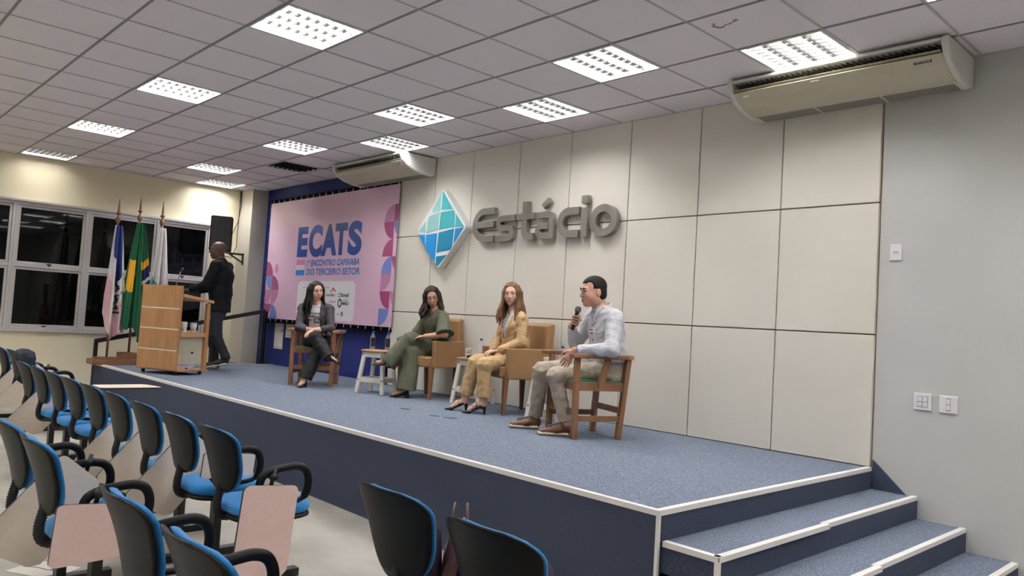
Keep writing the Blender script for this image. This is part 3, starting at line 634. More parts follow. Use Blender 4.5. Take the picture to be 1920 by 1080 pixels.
MB().box(-.46, -hw+.02, .50, -.036, hw-.02, .52).build('shelf', 'wood_podium_flat', pd, .002)
MB().box(-.52, -hw, .05, -.036, hw, .075).build('base_board', 'wood_podium_flat', pd, .003)
def on_lectern(x, y, z): c, s = math.cos(math.radians(-68)), math.sin(math.radians(-68)); return (-4.747+c*x-s*y, 2.432+s*x+c*y, ST+z)
gm = thing('gooseneck_microphone', 'slim gooseneck microphone on top of the lectern', 'microphone', on_lectern(-.10, .12, 1.02), math.radians(-68))
MB().lathe([(.035, 0), (.035, .012), (.012, .02)], (0, 0, 0), 14).build('base', 'black_plastic', gm); MB().tube([(0, 0, .015), (.0, 0.01, .12), (-.005, .035, .22), (-.012, .055, .29)], .006, 8).build('gooseneck', 'steel', gm); MB().tube([(-.012, .054, .285), (-.022, .082, .335)], [.010, .014], 10).build('mic_capsule', 'mic_body', gm)
cup('stack of white paper cups on the lectern shelf, left one', on_lectern(-.17, .24, .52), 6, cr, 'cup stacks in the lectern'); cup('stack of white paper cups on the lectern shelf, right one', on_lectern(-.31, .26, .52), 5, cr, 'cup stacks in the lectern')
bottle('clear uncapped bottle on the lectern base, left one', on_lectern(-.13, .22, .075), False, 'black_plastic', grp='bottles in the lectern'); bottle('clear uncapped bottle on the lectern base, right one', on_lectern(-.33, .25, .075), False, 'black_plastic', grp='bottles in the lectern')
tag(MB().lathe([(.015, 0), (.015, .016), (.013, .018)], on_lectern(-.24, .27, .075), 12).build('bottle_cap', 'cap_blue'), 'loose blue bottle cap on the lectern base', 'bottle cap')
# --- flags
fb = thing('flag_stand', 'stepped wooden base carrying the flag poles', 'flag stand', (-6.3, 2.08, ST))
MB().box(-.16, .0, 0, .16, 1.05, .075).build('base_block', 'wood_flag', fb, .004); MB().box(-.12, .06, .075, .12, .98, .10).build('base_step', 'wood_flag', fb, .003); MB().box(-.08, .36, .10, .10, .58, .17).build('pole_block', 'wood_flag', fb, .003); MB().box(-.08, .70, .10, .10, .92, .17).build('pole_block', 'wood_flag', fb, .003)
mat('f_white', (226, 222, 220), .8); mat('f_blue', (34, 52, 122), .8); mat('f_pink', (222, 186, 190), .8); mat('f_green', (16, 92, 56), .8); mat('f_yellow', (226, 168, 40), .8); mat('f_navy', (20, 30, 84), .8); mat('f_teal', (60, 176, 168), .8)
def flag(y, ztop, label, mats, pick, wid, length, seed, lean=0.):
    pole_z0 = ST+(.17 if y > 2.4 else .10)
    p = thing('flag', label, 'flag', (-6.3, y, pole_z0), 0, 'flags on wooden poles'); L = ztop-pole_z0
    MB().tube([(0, 0, 0), (0, 0, L-.36)], .016, 10).build('pole', 'wood_flag', p)
    MB().lathe([(.016, 0), (.03, .03), (.034, .055), (.028, .08), (.012, .095), (.012, .115), (.03, .14), (.034, .15), (.014, .165), (.017, .18), (.012, .25), (.003, .37)], (0, 0, L-.37), 14).build('finial', 'wood_flag', p)
    rnd = random.Random(seed); NU, NV = 54, 90; ph = rnd.uniform(0, 6)
    vs, fs, ms = [], [], []
    z1 = L-.40
    for j in range(NV+1):
        t = j/NV
        for i in range(NU+1):
            s = i/NU; w = wid[0]+(wid[1]-wid[0])*min(1, t*1.25)**.8
            side = (s-.42)*w; amp = .012+.05*min(1, t*1.4)
            dep = amp*math.sin(s*PI*5.2+ph+t*1.2)+.35*amp*math.sin(s*PI*11+2*t+ph)
            end = length*(1-.16*abs(s-.62)*2-.06*math.sin(s*9+ph))
            zz = z1-t*end
            # across the view: y is the broad direction, x the fold depth
            vs.append((.03+amp*1.2+dep+.03*t, side+.04*t*lean, zz))
    for j in range(NV):
        for i in range(NU):
            a = j*(NU+1)+i; fs.append((a, a+1, a+NU+2, a+NU+1)); ms.append(pick((i+.5)/NU, (j+.5)/NV))
    me = bpy.data.meshes.new('flag_cloth'); me.from_pydata(vs, [], fs)
    for m in mats: me.materials.append(M(m))
    me.polygons.foreach_set('material_index', ms); me.polygons.foreach_set('use_smooth', [True]*len(fs))
    o = link('flag_cloth', me, p); so = o.modifiers.new('cloth', 'SOLIDIFY'); so.thickness = .003
    return p
def pick1(s, t):
    if t < .55+.25*(.5-s) and s > .35-.3*max(0, .5-t) and s < .78+.6*max(0, .35-t) and not (s < .5-.0*t and t > .30 and s < .40+.1*t): return 1
    if t > .80+.1*math.sin(s*6) or (s < .30 and t > .52): return 2
    return 0
def pick2(s, t):
    if .36 < t < .66 and s < .42-.5*abs(t-.5) and s > .06: return 1
    if s > .62 and .33 < t < .40: return 1
    if s > .66 and .40 <= t < .62: return 3 if .47 < t-.1*(s-.6) < .50 else 2
    return 0
def pick3(s, t): return 1 if s < .62 and .70 < t+.12*s < .98 and s > .08 and abs(s-.35+.5*(t-.8)) > .02 else 0
f1 = flag(2.29, 2.953, 'blue, white and pink flag, leftmost of the three on poles', ['f_white', 'f_blue', 'f_pink'], pick1, (.10, .30), 1.62, 3, -.5)
flag(2.575, 3.023, 'green and yellow flag, middle of the three on poles', ['f_green', 'f_yellow', 'f_navy', 'f_white'], pick2, (.09, .36), 1.68, 5, -.8)
flag(2.885, 2.994, 'white flag with a teal emblem, rightmost on its pole', ['f_white', 'f_teal'], pick3, (.09, .28), 1.3, 8, -.9)
# ================================================================== AUDIENCE CHAIRS
# local: origin on floor below the seat, +y forward (towards the stage), +x right of the sitter
def shell_mesh(name, m, y_off, thick, grow=0., hgt=.34):
    NU, NV = 20, 22; vs = []; fs = []
    def hw(v):           # half width along the height, v 0..1
        top = (1-max(0, (v-.78)/.22)**2.6)**(1/2.6) if v < 1 else 0
        bot = (1-max(0, (.46-v)/.46)**2.2)**(1/2.2) if v > 0 else 0
        return (.158+.058*min(1, v*1.25))*max(.02, top)*max(.05, .28+.72*bot)+grow
    for side in (0, 1):
        for j in range(NV+1):
            v = j/NV; vv = .012+.976*v; w = hw(vv)
            for i in range(NU+1):
                u = -1+2*i/NU; x = u*w
                edge = max(abs(u)**4, abs(2*v-1)**8); th = thick*(1-.75*edge) if side else 0
                y = y_off+.9*x*x+.05*(1-v)**2*.6-.075*v+.02*math.sin(v*PI)+th
                vs.append((x, y, .525+v*hgt))
    n1 = (NU+1)*(NV+1)
    for j in range(NV):
        for i in range(NU):
            a = j*(NU+1)+i; fs.append((a, a+NU+1, a+NU+2, a+1)); b = a+n1; fs.append((b, b+1, b+NU+2, b+NU+1))
    for j in range(NV):
        for i in (0, NU):
            a = j*(NU+1)+i; b = a+NU+1; fs.append((a, b, b+n1, a+n1))
    for i in range(NU):
        for j in (0, NV):
            a = j*(NU+1)+i; fs.append((a, a+1, a+1+n1, a+n1))
    mb = MB(); mb.add(vs, fs, 0, True); return mb.mesh(name, m)
ME = {}
ME['back_shell'] = shell_mesh('back_shell', 'black_plastic', -.245, .028, .006)
ME['back_cushion'] = shell_mesh('back_cushion', 'chair_blue', -.216, .042, -.006, .332)
mb = MB()
bp = [(0, -.20, .575), (0, -.212, .52), (0, -.222, .47), (0, -.222, .425), (0, -.205, .395), (0, -.17, .381), (0, -.10, .380)]
# bellows: fine rings along the bent tube
pts = []; rr = []
for a, b in zip(bp[:-1], bp[1:]):
    for k in range(8): s = k/8; pts.append(tuple(a[q]+(b[q]-a[q])*s for q in range(3))); rr.append(.0245 if k % 2 else .0195)
mb.tube(pts, rr, 12); ME['bellows'] = mb.mesh('bellows', 'black_rubber')
def seat_mb(z0, z1, gx, gy0, gy1, m):
    pts = []
    for k in range(28):
        a = 2*PI*k/28; c, s = math.cos(a), math.sin(a)
        e = 2/3.4; x = gx*math.copysign(abs(c)**e, c); y = math.copysign(abs(s)**e, s); y = (gy0+gy1)/2+y*(gy1-gy0)/2
        pts.append((x*(1+.06*(y/.25)), y))
    mb = MB(); n = len(pts); cx, cy = 0, (gy0+gy1)/2; vs = []; L = [(0, .94), (.25, 1.0), (.6, 1.0), (.88, .95), (1, .82), (1.05, .5), (1.07, .2)]
    for t, s in L: vs += [(cx+(x-cx)*s, cy+(y-cy)*s, z0+(z1-z0)*t) for x, y in pts]
    fs = [tuple(range(n))[::-1]]
    for i in range(len(L)-1): fs += [(i*n+k, i*n+(k+1) % n, (i+1)*n+(k+1) % n, (i+1)*n+k) for k in range(n)]
    fs.append(tuple((len(L)-1)*n+k for k in range(n))); mb.add(vs, fs, 0, True); return mb.mesh('seat', m)
ME['seat_shell'] = seat_mb(.375, .405, .225, -.19, .25, 'black_plastic'); ME['seat_cushion'] = seat_mb(.402, .462, .222, -.185, .25, 'chair_blue')
def arm_mesh():
    P = []
    ctr = [(-.115, .50), (-.125, .575), (-.11, .63), (-.06, .655), (.02, .668), (.08, .67), (.125, .652), (.148, .61), (.15, .56), (.135, .51), (.09, .488), (.0, .482)]
    mb = MB(); n = 5; pts = []
    N = len(ctr)
    for i in range(N):
        p0, p1, p2, p3 = [ctr[(i+k-1) % N] for k in range(4)]
        for q in range(3):
            s = q/3; pts.append(tuple(.5*((2*p1[d])+(-p0[d]+p2[d])*s+(2*p0[d]-5*p1[d]+4*p2[d]-p3[d])*s*s+(-p0[d]+3*p1[d]-3*p2[d]+p3[d])*s**3) for d in range(2)))
    mb.tube([(0, y, z) for y, z in pts], [.021 if z > .5 else .014 for y, z in pts], 10, closed=True, up=(1, 0, 0)); return mb.mesh('arm', 'black_plastic')
ME['arm'] = arm_mesh()
tab = rrect(0, -.15, .52, .15, .035); tab = [(u, v) if not (u > .40 and v > .07) else (min(u, .52-(v-.07)*1.1), v) for u, v in tab]
mb = MB(); mb.prism(tab, lambda u, v, d: (d, v, -u), 0, .016); 
me = mb.mesh('tablet', ['tablet_laminate', 'tablet_edge'])
for p in me.polygons: p.material_index = 0 if abs(p.normal.x) > .9 else 1
ME['tablet'] = me
mp = me.copy(); mp.materials[0] = M('tablet_pink_lit'); ME['tablet_pink_lit'] = mp
ME['hinge'] = MB().tube([(0, 0, .0), (.0, .02, .09)], .011, 8).lathe([(.02, -.015), (.02, .015)], (0, .01, .05), 10, axis='x').mesh('hinge', 'black_metal')
ME['leg'] = MB().box(-.035, -.0, .04, .035, .045, .375).mesh('leg', 'black_metal'); ME['foot'] = MB().box(-.03, -.27, 0, .03, .27, .045).mesh('foot', 'black_metal')
def seat_chair(x, y, label, rz=0., tablet=None, arms=(1, -1), foot=True, group='blue writing tablet chairs of the audience'):
    t = thing('tablet_chair', label, 'chair', (x, y, 0), rz, group)
    for k in ('seat_shell', 'seat_cushion', 'back_shell', 'back_cushion', 'bellows'): link(k, ME[k], t)
    if foot: link('leg', ME['leg'], t); link('foot', ME['foot'], t, .004)
    for s in arms: link('armrest', ME['arm'], t, loc=(s*.268, 0, 0))
    if tablet is not None:
        a, yy, zz = tablet[:3]
        # hangs beside the right arm in a vertical plane, swung by angle a towards the back
        if a is None: link('writing_tablet', ME['tablet'], t, loc=(.42, .12, .70), rot=(PI/2, 0, PI/2+.1)).rotation_euler = (PI/2, -PI/2, 0); return t
        o = link('writing_tablet', ME['tablet_pink_lit' if x > 1 else 'tablet'], t, loc=(.291, yy, zz), rot=(-a, 0, tablet[3] if len(tablet) > 3 else 0)); 
        if len(tablet) > 4: o.scale = (1, 1, tablet[4])
        link('tablet_hinge', ME['hinge'], t, loc=(.285, yy, zz-.01))
    return t
TB = (math.radians(41), .03, .635)     # tablet folded, pointing down and back
yc = .61+.32       # seat centre: back top leans .30 behind it
def fr_lab(n): return 'blue tablet chair %s from the aisle in the front row' % n
rows = [(1.385, (math.radians(5), -.07, .59), 'blue tablet chair at the aisle end of the front row, tablet hanging straight down'), (.815, (math.radians(5), -.05, .66, 0, .27), fr_lab('second')), (.245, TB, fr_lab('third')), (-.345, TB, fr_lab('fourth')), (-.905, TB, fr_lab('fifth')), (-1.465, None, fr_lab('sixth')), (-2.02, None, fr_lab('seventh')),
        (-2.58, (None, 0, 0), 'blue tablet chair with its writing tablet raised level in the front row'), (-3.14, TB, fr_lab('ninth'))]
for x, tb, lab in rows: seat_chair(x, yc, lab, 0, tb, (1,) if x > -3 else (1, -1))
seat_chair(-4.40, yc+.27, 'far tablet chair with a dark jacket over its back, near the window wall', 0, None, (1,)); seat_chair(-5.02, yc+.26, 'blue tablet chair left of the one with the jacket, far front section', 0, TB, (1,)); seat_chair(-5.60, yc+.24, 'leftmost blue tablet chair of the far front section', 0, TB, (1, -1))
seat_chair(3.03, yc-.02, 'near blue tablet chair seen from behind, left of the brown handbag', 0, None, (1,)); seat_chair(3.61, yc-.05, 'near blue tablet chair seen from behind, right of the brown handbag', 0, None, (1,))
y2 = -.225+.32
seat_chair(.88, y2, 'second row blue tablet chair cut by the left picture edge', 0, TB, (1, -1)); seat_chair(1.46, y2, 'second row blue tablet chair left of the hanging pink-lit tablet', 0, (math.radians(4), -.08, .61, 0, .5), (1,))
seat_chair(2.68, y2, 'second row blue tablet chair right of the hanging pink-lit tablet', 0, None, (1, -1)); seat_chair(3.26, y2, 'second row blue tablet chair at the bottom edge near the aisle', 0, None, (1,))
# raised writing tablet on the front row
# ================================================================== PEOPLE: smooth implicit bodies meshed with surface nets
from mathutils.bvhtree import BVHTree
A = lambda *p: np.array(p, float)
def unit(v): v = np.asarray(v, float); return v/np.linalg.norm(v)
class Field:
    def __init__(s, lo, hi, h, fine=()):
        """rectilinear grid; fine = list of (lo, hi, h) boxes with a denser spacing"""
        s.ax = []
        for d in range(3):
            xs = [lo[d]]
            while xs[-1] < hi[d]:
                x = xs[-1]; hh = h
                for fl, fh, fs in fine:
                    if fl[d]-.01 <= x <= fh[d]: hh = min(hh, fs)
                xs.append(x+hh)
            s.ax.append(np.array(xs))
        s.V = np.full(tuple(len(a) for a in s.ax), .5, np.float32); s.M = np.zeros(s.V.shape, np.int8)
    def _sub(s, lo, hi, pad):
        sl = []
        for d in range(3):
            a = max(0, np.searchsorted(s.ax[d], lo[d]-pad)-1); b = min(len(s.ax[d]), np.searchsorted(s.ax[d], hi[d]+pad)+1); sl.append(slice(a, max(b, a+1)))
        X = s.ax[0][sl[0]][:, None, None]; Y = s.ax[1][sl[1]][None, :, None]; Z = s.ax[2][sl[2]][None, None, :]
        return tuple(sl), X, Y, Z
    def _mix(s, sl, d, m, k):
        V = s.V[sl]; d = d.astype(np.float32)
        if m is not None: s.M[sl] = np.where(d < V, m, s.M[sl])
        hh = np.maximum(k-np.abs(V-d), 0)/k if k > 0 else 0
        s.V[sl] = np.minimum(V, d)-(hh*hh*k*.25 if k > 0 else 0)
    def cone(s, a, b, ra, rb=None, m=0, k=.02, side=None, rs=None, rs2=None):
        """tapered capsule; with side/rs the section is an ellipse (rs = half width along side)"""
        a = np.asarray(a, float); b = np.asarray(b, float); rb = ra if rb is None else rb
        R = max(ra, rb, rs or 0, rs2 or 0); sl, X, Y, Z = s._sub(np.minimum(a, b)-R, np.maximum(a, b)+R, .05)
        d = b-a; L2 = max(d@d, 1e-12); t = np.clip(((X-a[0])*d[0]+(Y-a[1])*d[1]+(Z-a[2])*d[2])/L2, 0, 1)
        qx, qy, qz = X-a[0]-t*d[0], Y-a[1]-t*d[1], Z-a[2]-t*d[2]; r = ra+(rb-ra)*t
        if side is None: dist = np.sqrt(qx*qx+qy*qy+qz*qz)-r
        else:
            sd = unit(side); w = rs+((rs2 or rs)-rs)*t; qs = qx*sd[0]+qy*sd[1]+qz*sd[2]; qq = np.maximum(qx*qx+qy*qy+qz*qz-qs*qs, 0)
            dist = (np.sqrt((qs/w)**2+qq/(r*r))-1)*np.minimum(w, r)
        s._mix(sl, dist, m, k); return s
    def chain(s, pts, rs, m=0, k=.02):
        for i in range(len(pts)-1): s.cone(pts[i], pts[i+1], rs[i], rs[i+1], m, k)
        return s
    def frus(s, a, b, ra, rb, m=0, k=.02, cut=False):
        a = np.asarray(a, float); b = np.asarray(b, float); R = max(ra, rb); sl, X, Y, Z = s._sub(np.minimum(a, b)-R, np.maximum(a, b)+R, .05)
        L = np.linalg.norm(b-a); u = (b-a)/L; t = (X-a[0])*u[0]+(Y-a[1])*u[1]+(Z-a[2])*u[2]
        q = np.sqrt(np.maximum((X-a[0])**2+(Y-a[1])**2+(Z-a[2])**2-t*t, 0)); d = np.maximum(np.maximum(q-(ra+(rb-ra)*t/L), t-L), -t)
        s._mix(sl, d, m, k); return s
    def ell(s, c, r, fr=None, m=0, k=.02, cut=False):
        """ellipsoid, radii r along the frame axes fr (3 unit vectors)"""
        c = np.asarray(c, float); fr = np.eye(3) if fr is None else np.asarray(fr); R = max(r)
        sl, X, Y, Z = s._sub(c-R, c+R, .05); P = [(X-c[0])*e[0]+(Y-c[1])*e[1]+(Z-c[2])*e[2] for e in fr]
        k0 = np.sqrt(sum((p/q)**2 for p, q in zip(P, r))); k1 = np.sqrt(sum((p/(q*q))**2 for p, q in zip(P, r)))+1e-9; d = k0*(k0-1)/k1
        d = np.where(k0 < 1e-3, -min(r), d)
        if cut:
            V = s.V[sl]; d = (-d).astype(np.float32); hh = np.maximum(k-np.abs(V-d), 0)/k; s.V[sl] = np.maximum(V, d)+hh*hh*k*.25
        else: s._mix(sl, d, m, k)
        return s
    def plane(s, p, n, lo=None, hi=None):
        """remove everything on the +n side of the plane, optionally only inside a box"""
        n = unit(n); lo = [a[0] for a in s.ax] if lo is None else lo; hi = [a[-1] for a in s.ax] if hi is None else hi
        sl, X, Y, Z = s._sub(np.asarray(lo), np.asarray(hi), 0); d = (X-p[0])*n[0]+(Y-p[1])*n[1]+(Z-p[2])*n[2]
        s.V[sl] = np.maximum(s.V[sl], d.astype(np.float32)); return s
    def wedge(s, planes):
        """remove the intersection of half spaces (p, n): inside where all dot<0"""
        X, Y, Z = s.ax[0][:, None, None], s.ax[1][None, :, None], s.ax[2][None, None, :]; d = None
        for p, n in planes:
            n = unit(n); e = (X-p[0])*n[0]+(Y-p[1])*n[1]+(Z-p[2])*n[2]; d = e if d is None else np.maximum(d, e)
        s.V = np.maximum(s.V, (-d).astype(np.float32)); return s
    def fold(s, amp, freq, dirs=((1, .3, .5), (.2, 1, -.6), (-.5, .4, 1)), seed=0):
        """shallow cloth folds"""
        X, Y, Z = s.ax[0][:, None, None], s.ax[1][None, :, None], s.ax[2][None, None, :]; n = 0
        for i, d in enumerate(dirs): n = n+np.sin((X*d[0]+Y*d[1]+Z*d[2])*freq*(1+.37*i)+seed*1.7+i+1.6*np.sin((X*d[2]-Y*d[0]+Z*d[1])*freq*.55+seed))
        s.V += (amp*n/len(dirs)).astype(np.float32); return s
    def mesh(s, name, mats):
        V = s.V; V[0], V[-1] = .5, .5; V[:, 0], V[:, -1] = .5, .5; V[:, :, 0], V[:, :, -1] = .5, .5
        ins = V < 0; nx, ny, nz = V.shape
        def cs(a, o): return a[o[0]:nx-1+o[0], o[1]:ny-1+o[1], o[2]:nz-1+o[2]]
        cn = np.zeros((nx-1, ny-1, nz-1), np.int8); C8 = [(i, j, k) for i in (0, 1) for j in (0, 1) for k in (0, 1)]
        for o in C8: cn += cs(ins, o)
        act = (cn > 0) & (cn < 8); I, J, K = np.nonzero(act); n = len(I)
        idx = np.full(act.shape, -1, np.int32); idx[I, J, K] = np.arange(n)
        pos = np.zeros((n, 3)); cnt = np.zeros(n)
        for o in C8:
            for d in range(3):
                if o[d]: continue
                e = list(o); e[d] = 1; va = V[I+o[0], J+o[1], K+o[2]]; vb = V[I+e[0], J+e[1], K+e[2]]; cr = (va < 0) != (vb < 0)
                t = np.where(cr, va/np.where(cr, va-vb, 1), 0); p = np.stack([s.ax[0][I+o[0]], s.ax[1][J+o[1]], s.ax[2][K+o[2]]], 1)
                st = s.ax[d][(I, J, K)[d]+1]-s.ax[d][(I, J, K)[d]]; p[:, d] += t*st; pos[cr] += p[cr]; cnt += cr
        pos /= np.maximum(cnt, 1)[:, None]
        F, MM = [], []
        for d in range(3):
            o1, o2 = (d+1) % 3, (d+2) % 3; a = [slice(1, -1)]*3; b = [slice(1, -1)]*3
            a[d] = slice(0, -1); b[d] = slice(1, None); sa = ins[tuple(a)]; ch = sa != ins[tuple(b)]; q = np.array(np.nonzero(ch))
            up = sa[tuple(q)]; c = q.copy(); c[o1] += 1; c[o2] += 1
            inner = c.copy(); inner[d] += (~up).astype(int); MM.append(s.M[tuple(inner)])
            def cell(da, db): e = c.copy(); e[o1] += da; e[o2] += db; return idx[tuple(e)]
            f = np.stack([cell(-1, -1), cell(0, -1), cell(0, 0), cell(-1, 0)], 1); f[~up] = f[~up][:, ::-1]; F.append(f)
        F = np.concatenate(F); MM = np.concatenate(MM); ok = (F >= 0).all(1); F = F[ok]; MM = MM[ok]
        me = bpy.data.meshes.new(name); me.vertices.add(n); me.vertices.foreach_set('co', pos.astype(np.float32).ravel())
        me.loops.add(len(F)*4); me.loops.foreach_set('vertex_index', F.astype(np.int32).ravel()); me.polygons.add(len(F))
        me.polygons.foreach_set('loop_start', np.arange(0, len(F)*4, 4, dtype=np.int32))
        for m in mats: me.materials.append(M(m))
        me.update(calc_edges=True); me.polygons.foreach_set('material_index', MM.astype(np.int32)); me.polygons.foreach_set('use_smooth', np.ones(len(F), bool)); me.validate(); me.update()
        return me
def skin(name, c, lip):
    mat('skin_'+name, c, .5, noise=(30, .05)); mat('lip_'+name, lip, .45)
skin('dark', (86, 58, 46), (76, 44, 40)); skin('fair', (204, 158, 136), (180, 116, 106)); skin('tan', (186, 138, 112), (160, 96, 88)); skin('rosy', (206, 162, 142), (178, 116, 108)); skin('man', (200, 150, 128), (172, 116, 104))
mat('eye_white', (226, 222, 216), .3); mat('eye_dark', (34, 24, 20), .25)
HAIRB = (900, .0)
mat('hair_black', (17, 13, 12), .45, spec=.25, noise=(90, .35, (1, 1, .12)), bump=(160, .5, (1, 1, .12))); mat('hair_brown', (40, 25, 19), .45, spec=.25, noise=(80, .4, (1, 1, .12)), bump=(160, .5, (1, 1, .12))); mat('hair_light', (106, 76, 50), .45, spec=.25, noise=(60, .55, (1, 1, .1)), bump=(160, .5, (1, 1, .12))); mat('hair_short', (26, 21, 19), .7, spec=.2, bump=(260, .5))
def frame(f, up=(0, 0, 1)):
    f = unit(f); l = unit(np.cross(up, f)); u = np.cross(f, l); return f, l, u
def tilt_frame(fr, ang):
    f, l, u = fr; c, s = math.cos(ang), math.sin(ang); return f, c*l+s*u, -s*l+c*u
SK, LP, EW, ED, HR = 0, 1, 2, 3, 4
def head(F, C, fr, sc=1., brow=True, fem=False, smile=0.):
    f, l, u = fr; P = lambda x, y, z: C+sc*(x*f+y*l+z*u); R = lambda *r: [sc*q for q in r]
    F.ell(P(-.014, 0, .036), R(.099, .077, .083), fr, SK, .01)
    F.ell(P(.018, 0, -.022 if fem else -.025), R(.073, .066, .086 if fem else .09), fr, SK, .03*sc)
    F.ell(P(.060, 0, -.098 if not fem else -.092), R(.026, .030 if not fem else .022, .022), fr, SK, .03*sc)
    for y in (-1, 1):
        F.ell(P(.0, y*.050, -.062), R(.035, .018 if not fem else .010, .034), fr, SK, .03*sc); F.ell(P(.058, y*.036, -.030), R(.026, .024, .026), fr, SK, .03*sc)
        F.ell(P(-.012, y*.077, -.008), R(.019, .009, .031), fr, SK, .008*sc)
    F.cone(P(.078, -.034, .022), P(.078, .034, .022), .013*sc, None, SK, .022*sc)
    for y in (-1, 1): F.ell(P(.098, y*.032, .002), R(.018, .019, .012), fr, SK, .014*sc, cut=True)
    F.cone(P(.087, 0, .014), P(.106, 0, -.030), .0075*sc, .0115*sc, SK, .012*sc)
    for y in (-1, 1): F.ell(P(.094, y*.013, -.034), R(.012, .009, .008), fr, SK, .008*sc)
    F.ell(P(.080, 0, -.066), R(.015, .032, .019), fr, SK, .018*sc)
    up, dn = [], []
    for q in range(7):
        s = -1+q/3; c = 1-s*s; up.append(P(.0885+.0085*c-.001*abs(s), s*.0265, -.0670+.0035*(1 if 0 < abs(s) < .5 else 0)+.006*smile*s*s)); dn.append(P(.0870+.0085*c, s*.022, -.0715-.0035*c+.006*smile*s*s))
    F.chain(up, [.0024, .0034, .0038, .0036, .0038, .0034, .0024], LP, .002); F.chain(dn, [.0024, .0038, .0046, .0048, .0046, .0038, .0024], LP, .002)
    for y in (-1, 1):
        F.ell(P(.0770, y*.032, .001), R(.0115, .0140, .0068), fr, EW, .002); F.ell(P(.0848, y*.0325, .001), R(.0048, .0055, .0056), fr, ED, .001)
        F.chain([P(.0865, y*.0185, .0045), P(.0885, y*.032, .0090), P(.0815, y*.046, .0055)], [.0026*sc, .0030*sc, .0026*sc], ED, .002)
        F.chain([P(.0895, y*.019, .014), P(.0900, y*.033, .0165), P(.0835, y*.046, .0135)], [.0055*sc, .0060*sc, .005*sc], SK, .006)
        if brow: F.chain([P(.0960, y*.013, .0235), P(.0955, y*.030, .0285), P(.0850, y*.049, .0245)], [(.0030 if fem else .0052)*sc, (.0032 if fem else .0056)*sc, (.0020 if fem else .0028)*sc], HR, .002)
    return P
def hand(F, w, d, n, left, curl=(.25, .35, .3), sc=1., spread=.10, m=SK):
    d = unit(d); n = unit(np.asarray(n)-d*np.dot(n, d)); t = np.cross(n, d)*(1 if left else -1); w = np.asarray(w, float)
    F.cone(w+.012*d, w+.078*sc*d, .016*sc, .014*sc, m, .012, side=t, rs=.026*sc, rs2=.038*sc)
    for i, (o, L) in enumerate(zip((.030, .0105, -.0095, -.0285), (.070, .078, .073, .058))):
        p = w+sc*(.080-.004*abs(i-1.3))*d+sc*o*t; dd = unit(d+t*spread*(1.4-i)*1.0); ang = 0
        for j in range(3):
            ang += curl[j]; q = p+sc*L*(.45, .31, .24)[j]*(math.cos(ang)*dd+math.sin(ang)*n); F.cone(p, q, (.0090, .0082, .0074)[j]*sc, (.0082, .0074, .0066)[j]*sc, m, .003); p = q
    p = w+sc*(.022*d+.026*t); q = p+sc*.042*unit(d*.75+t*.75+n*.35); F.cone(p, q, .0135*sc, .0105*sc, m, .008); F.cone(q, q+sc*.034*unit(d*.95+t*.25+n*.35), .010*sc, .0078*sc, m, .004)
def grip(F, c, axis, palm, w, sc=1., m=SK):
    """hand closed around a rod through c along axis; palm = direction from the rod to the palm; w = wrist"""
    a = unit(axis); p = unit(np.asarray(palm)-a*np.dot(palm, a)); s = np.cross(a, p); c = np.asarray(c, float); w = np.asarray(w, float)
    kn = c+p*.032; F.cone(w, kn-a*.01, .024*sc, .02*sc, m, .015); F.cone(kn-a*.036, kn+a*.032, .017*sc, .017*sc, m, .012, side=s, rs=.026)
    for i in range(4):
        o = c+a*(.033-.0215*i); pts = []
        for q in range(6):
            th = math.radians(25+q*42); r = .0265 if q else .03; pts.append(o+r*(math.cos(th)*p+math.sin(th)*s))
        F.chain(pts, [.0092, .009, .0086, .0082, .0078, .0072], m, .002)
    th = [c+p*.028-s*.014-a*.01, c-s*.029+a*.022, c-s*.022-p*.012+a*.045]; F.chain(th, [.0125, .0105, .0085], m, .004)
def torso(F, hip, waist, chest, neck, sd, W, D, m=0, k=.05):
    """stacked elliptical sections: W half widths, D half depths at hip, waist, chest, shoulder line"""
    F.cone(hip, waist, D[0], D[1], m, k, side=sd, rs=W[0], rs2=W[1]); F.cone(waist, chest, D[1], D[2], m, k, side=sd, rs=W[1], rs2=W[2]); F.cone(chest, chest+(neck-chest)*.72, D[2], D[3], m, k, side=sd, rs=W[2], rs2=W[3])
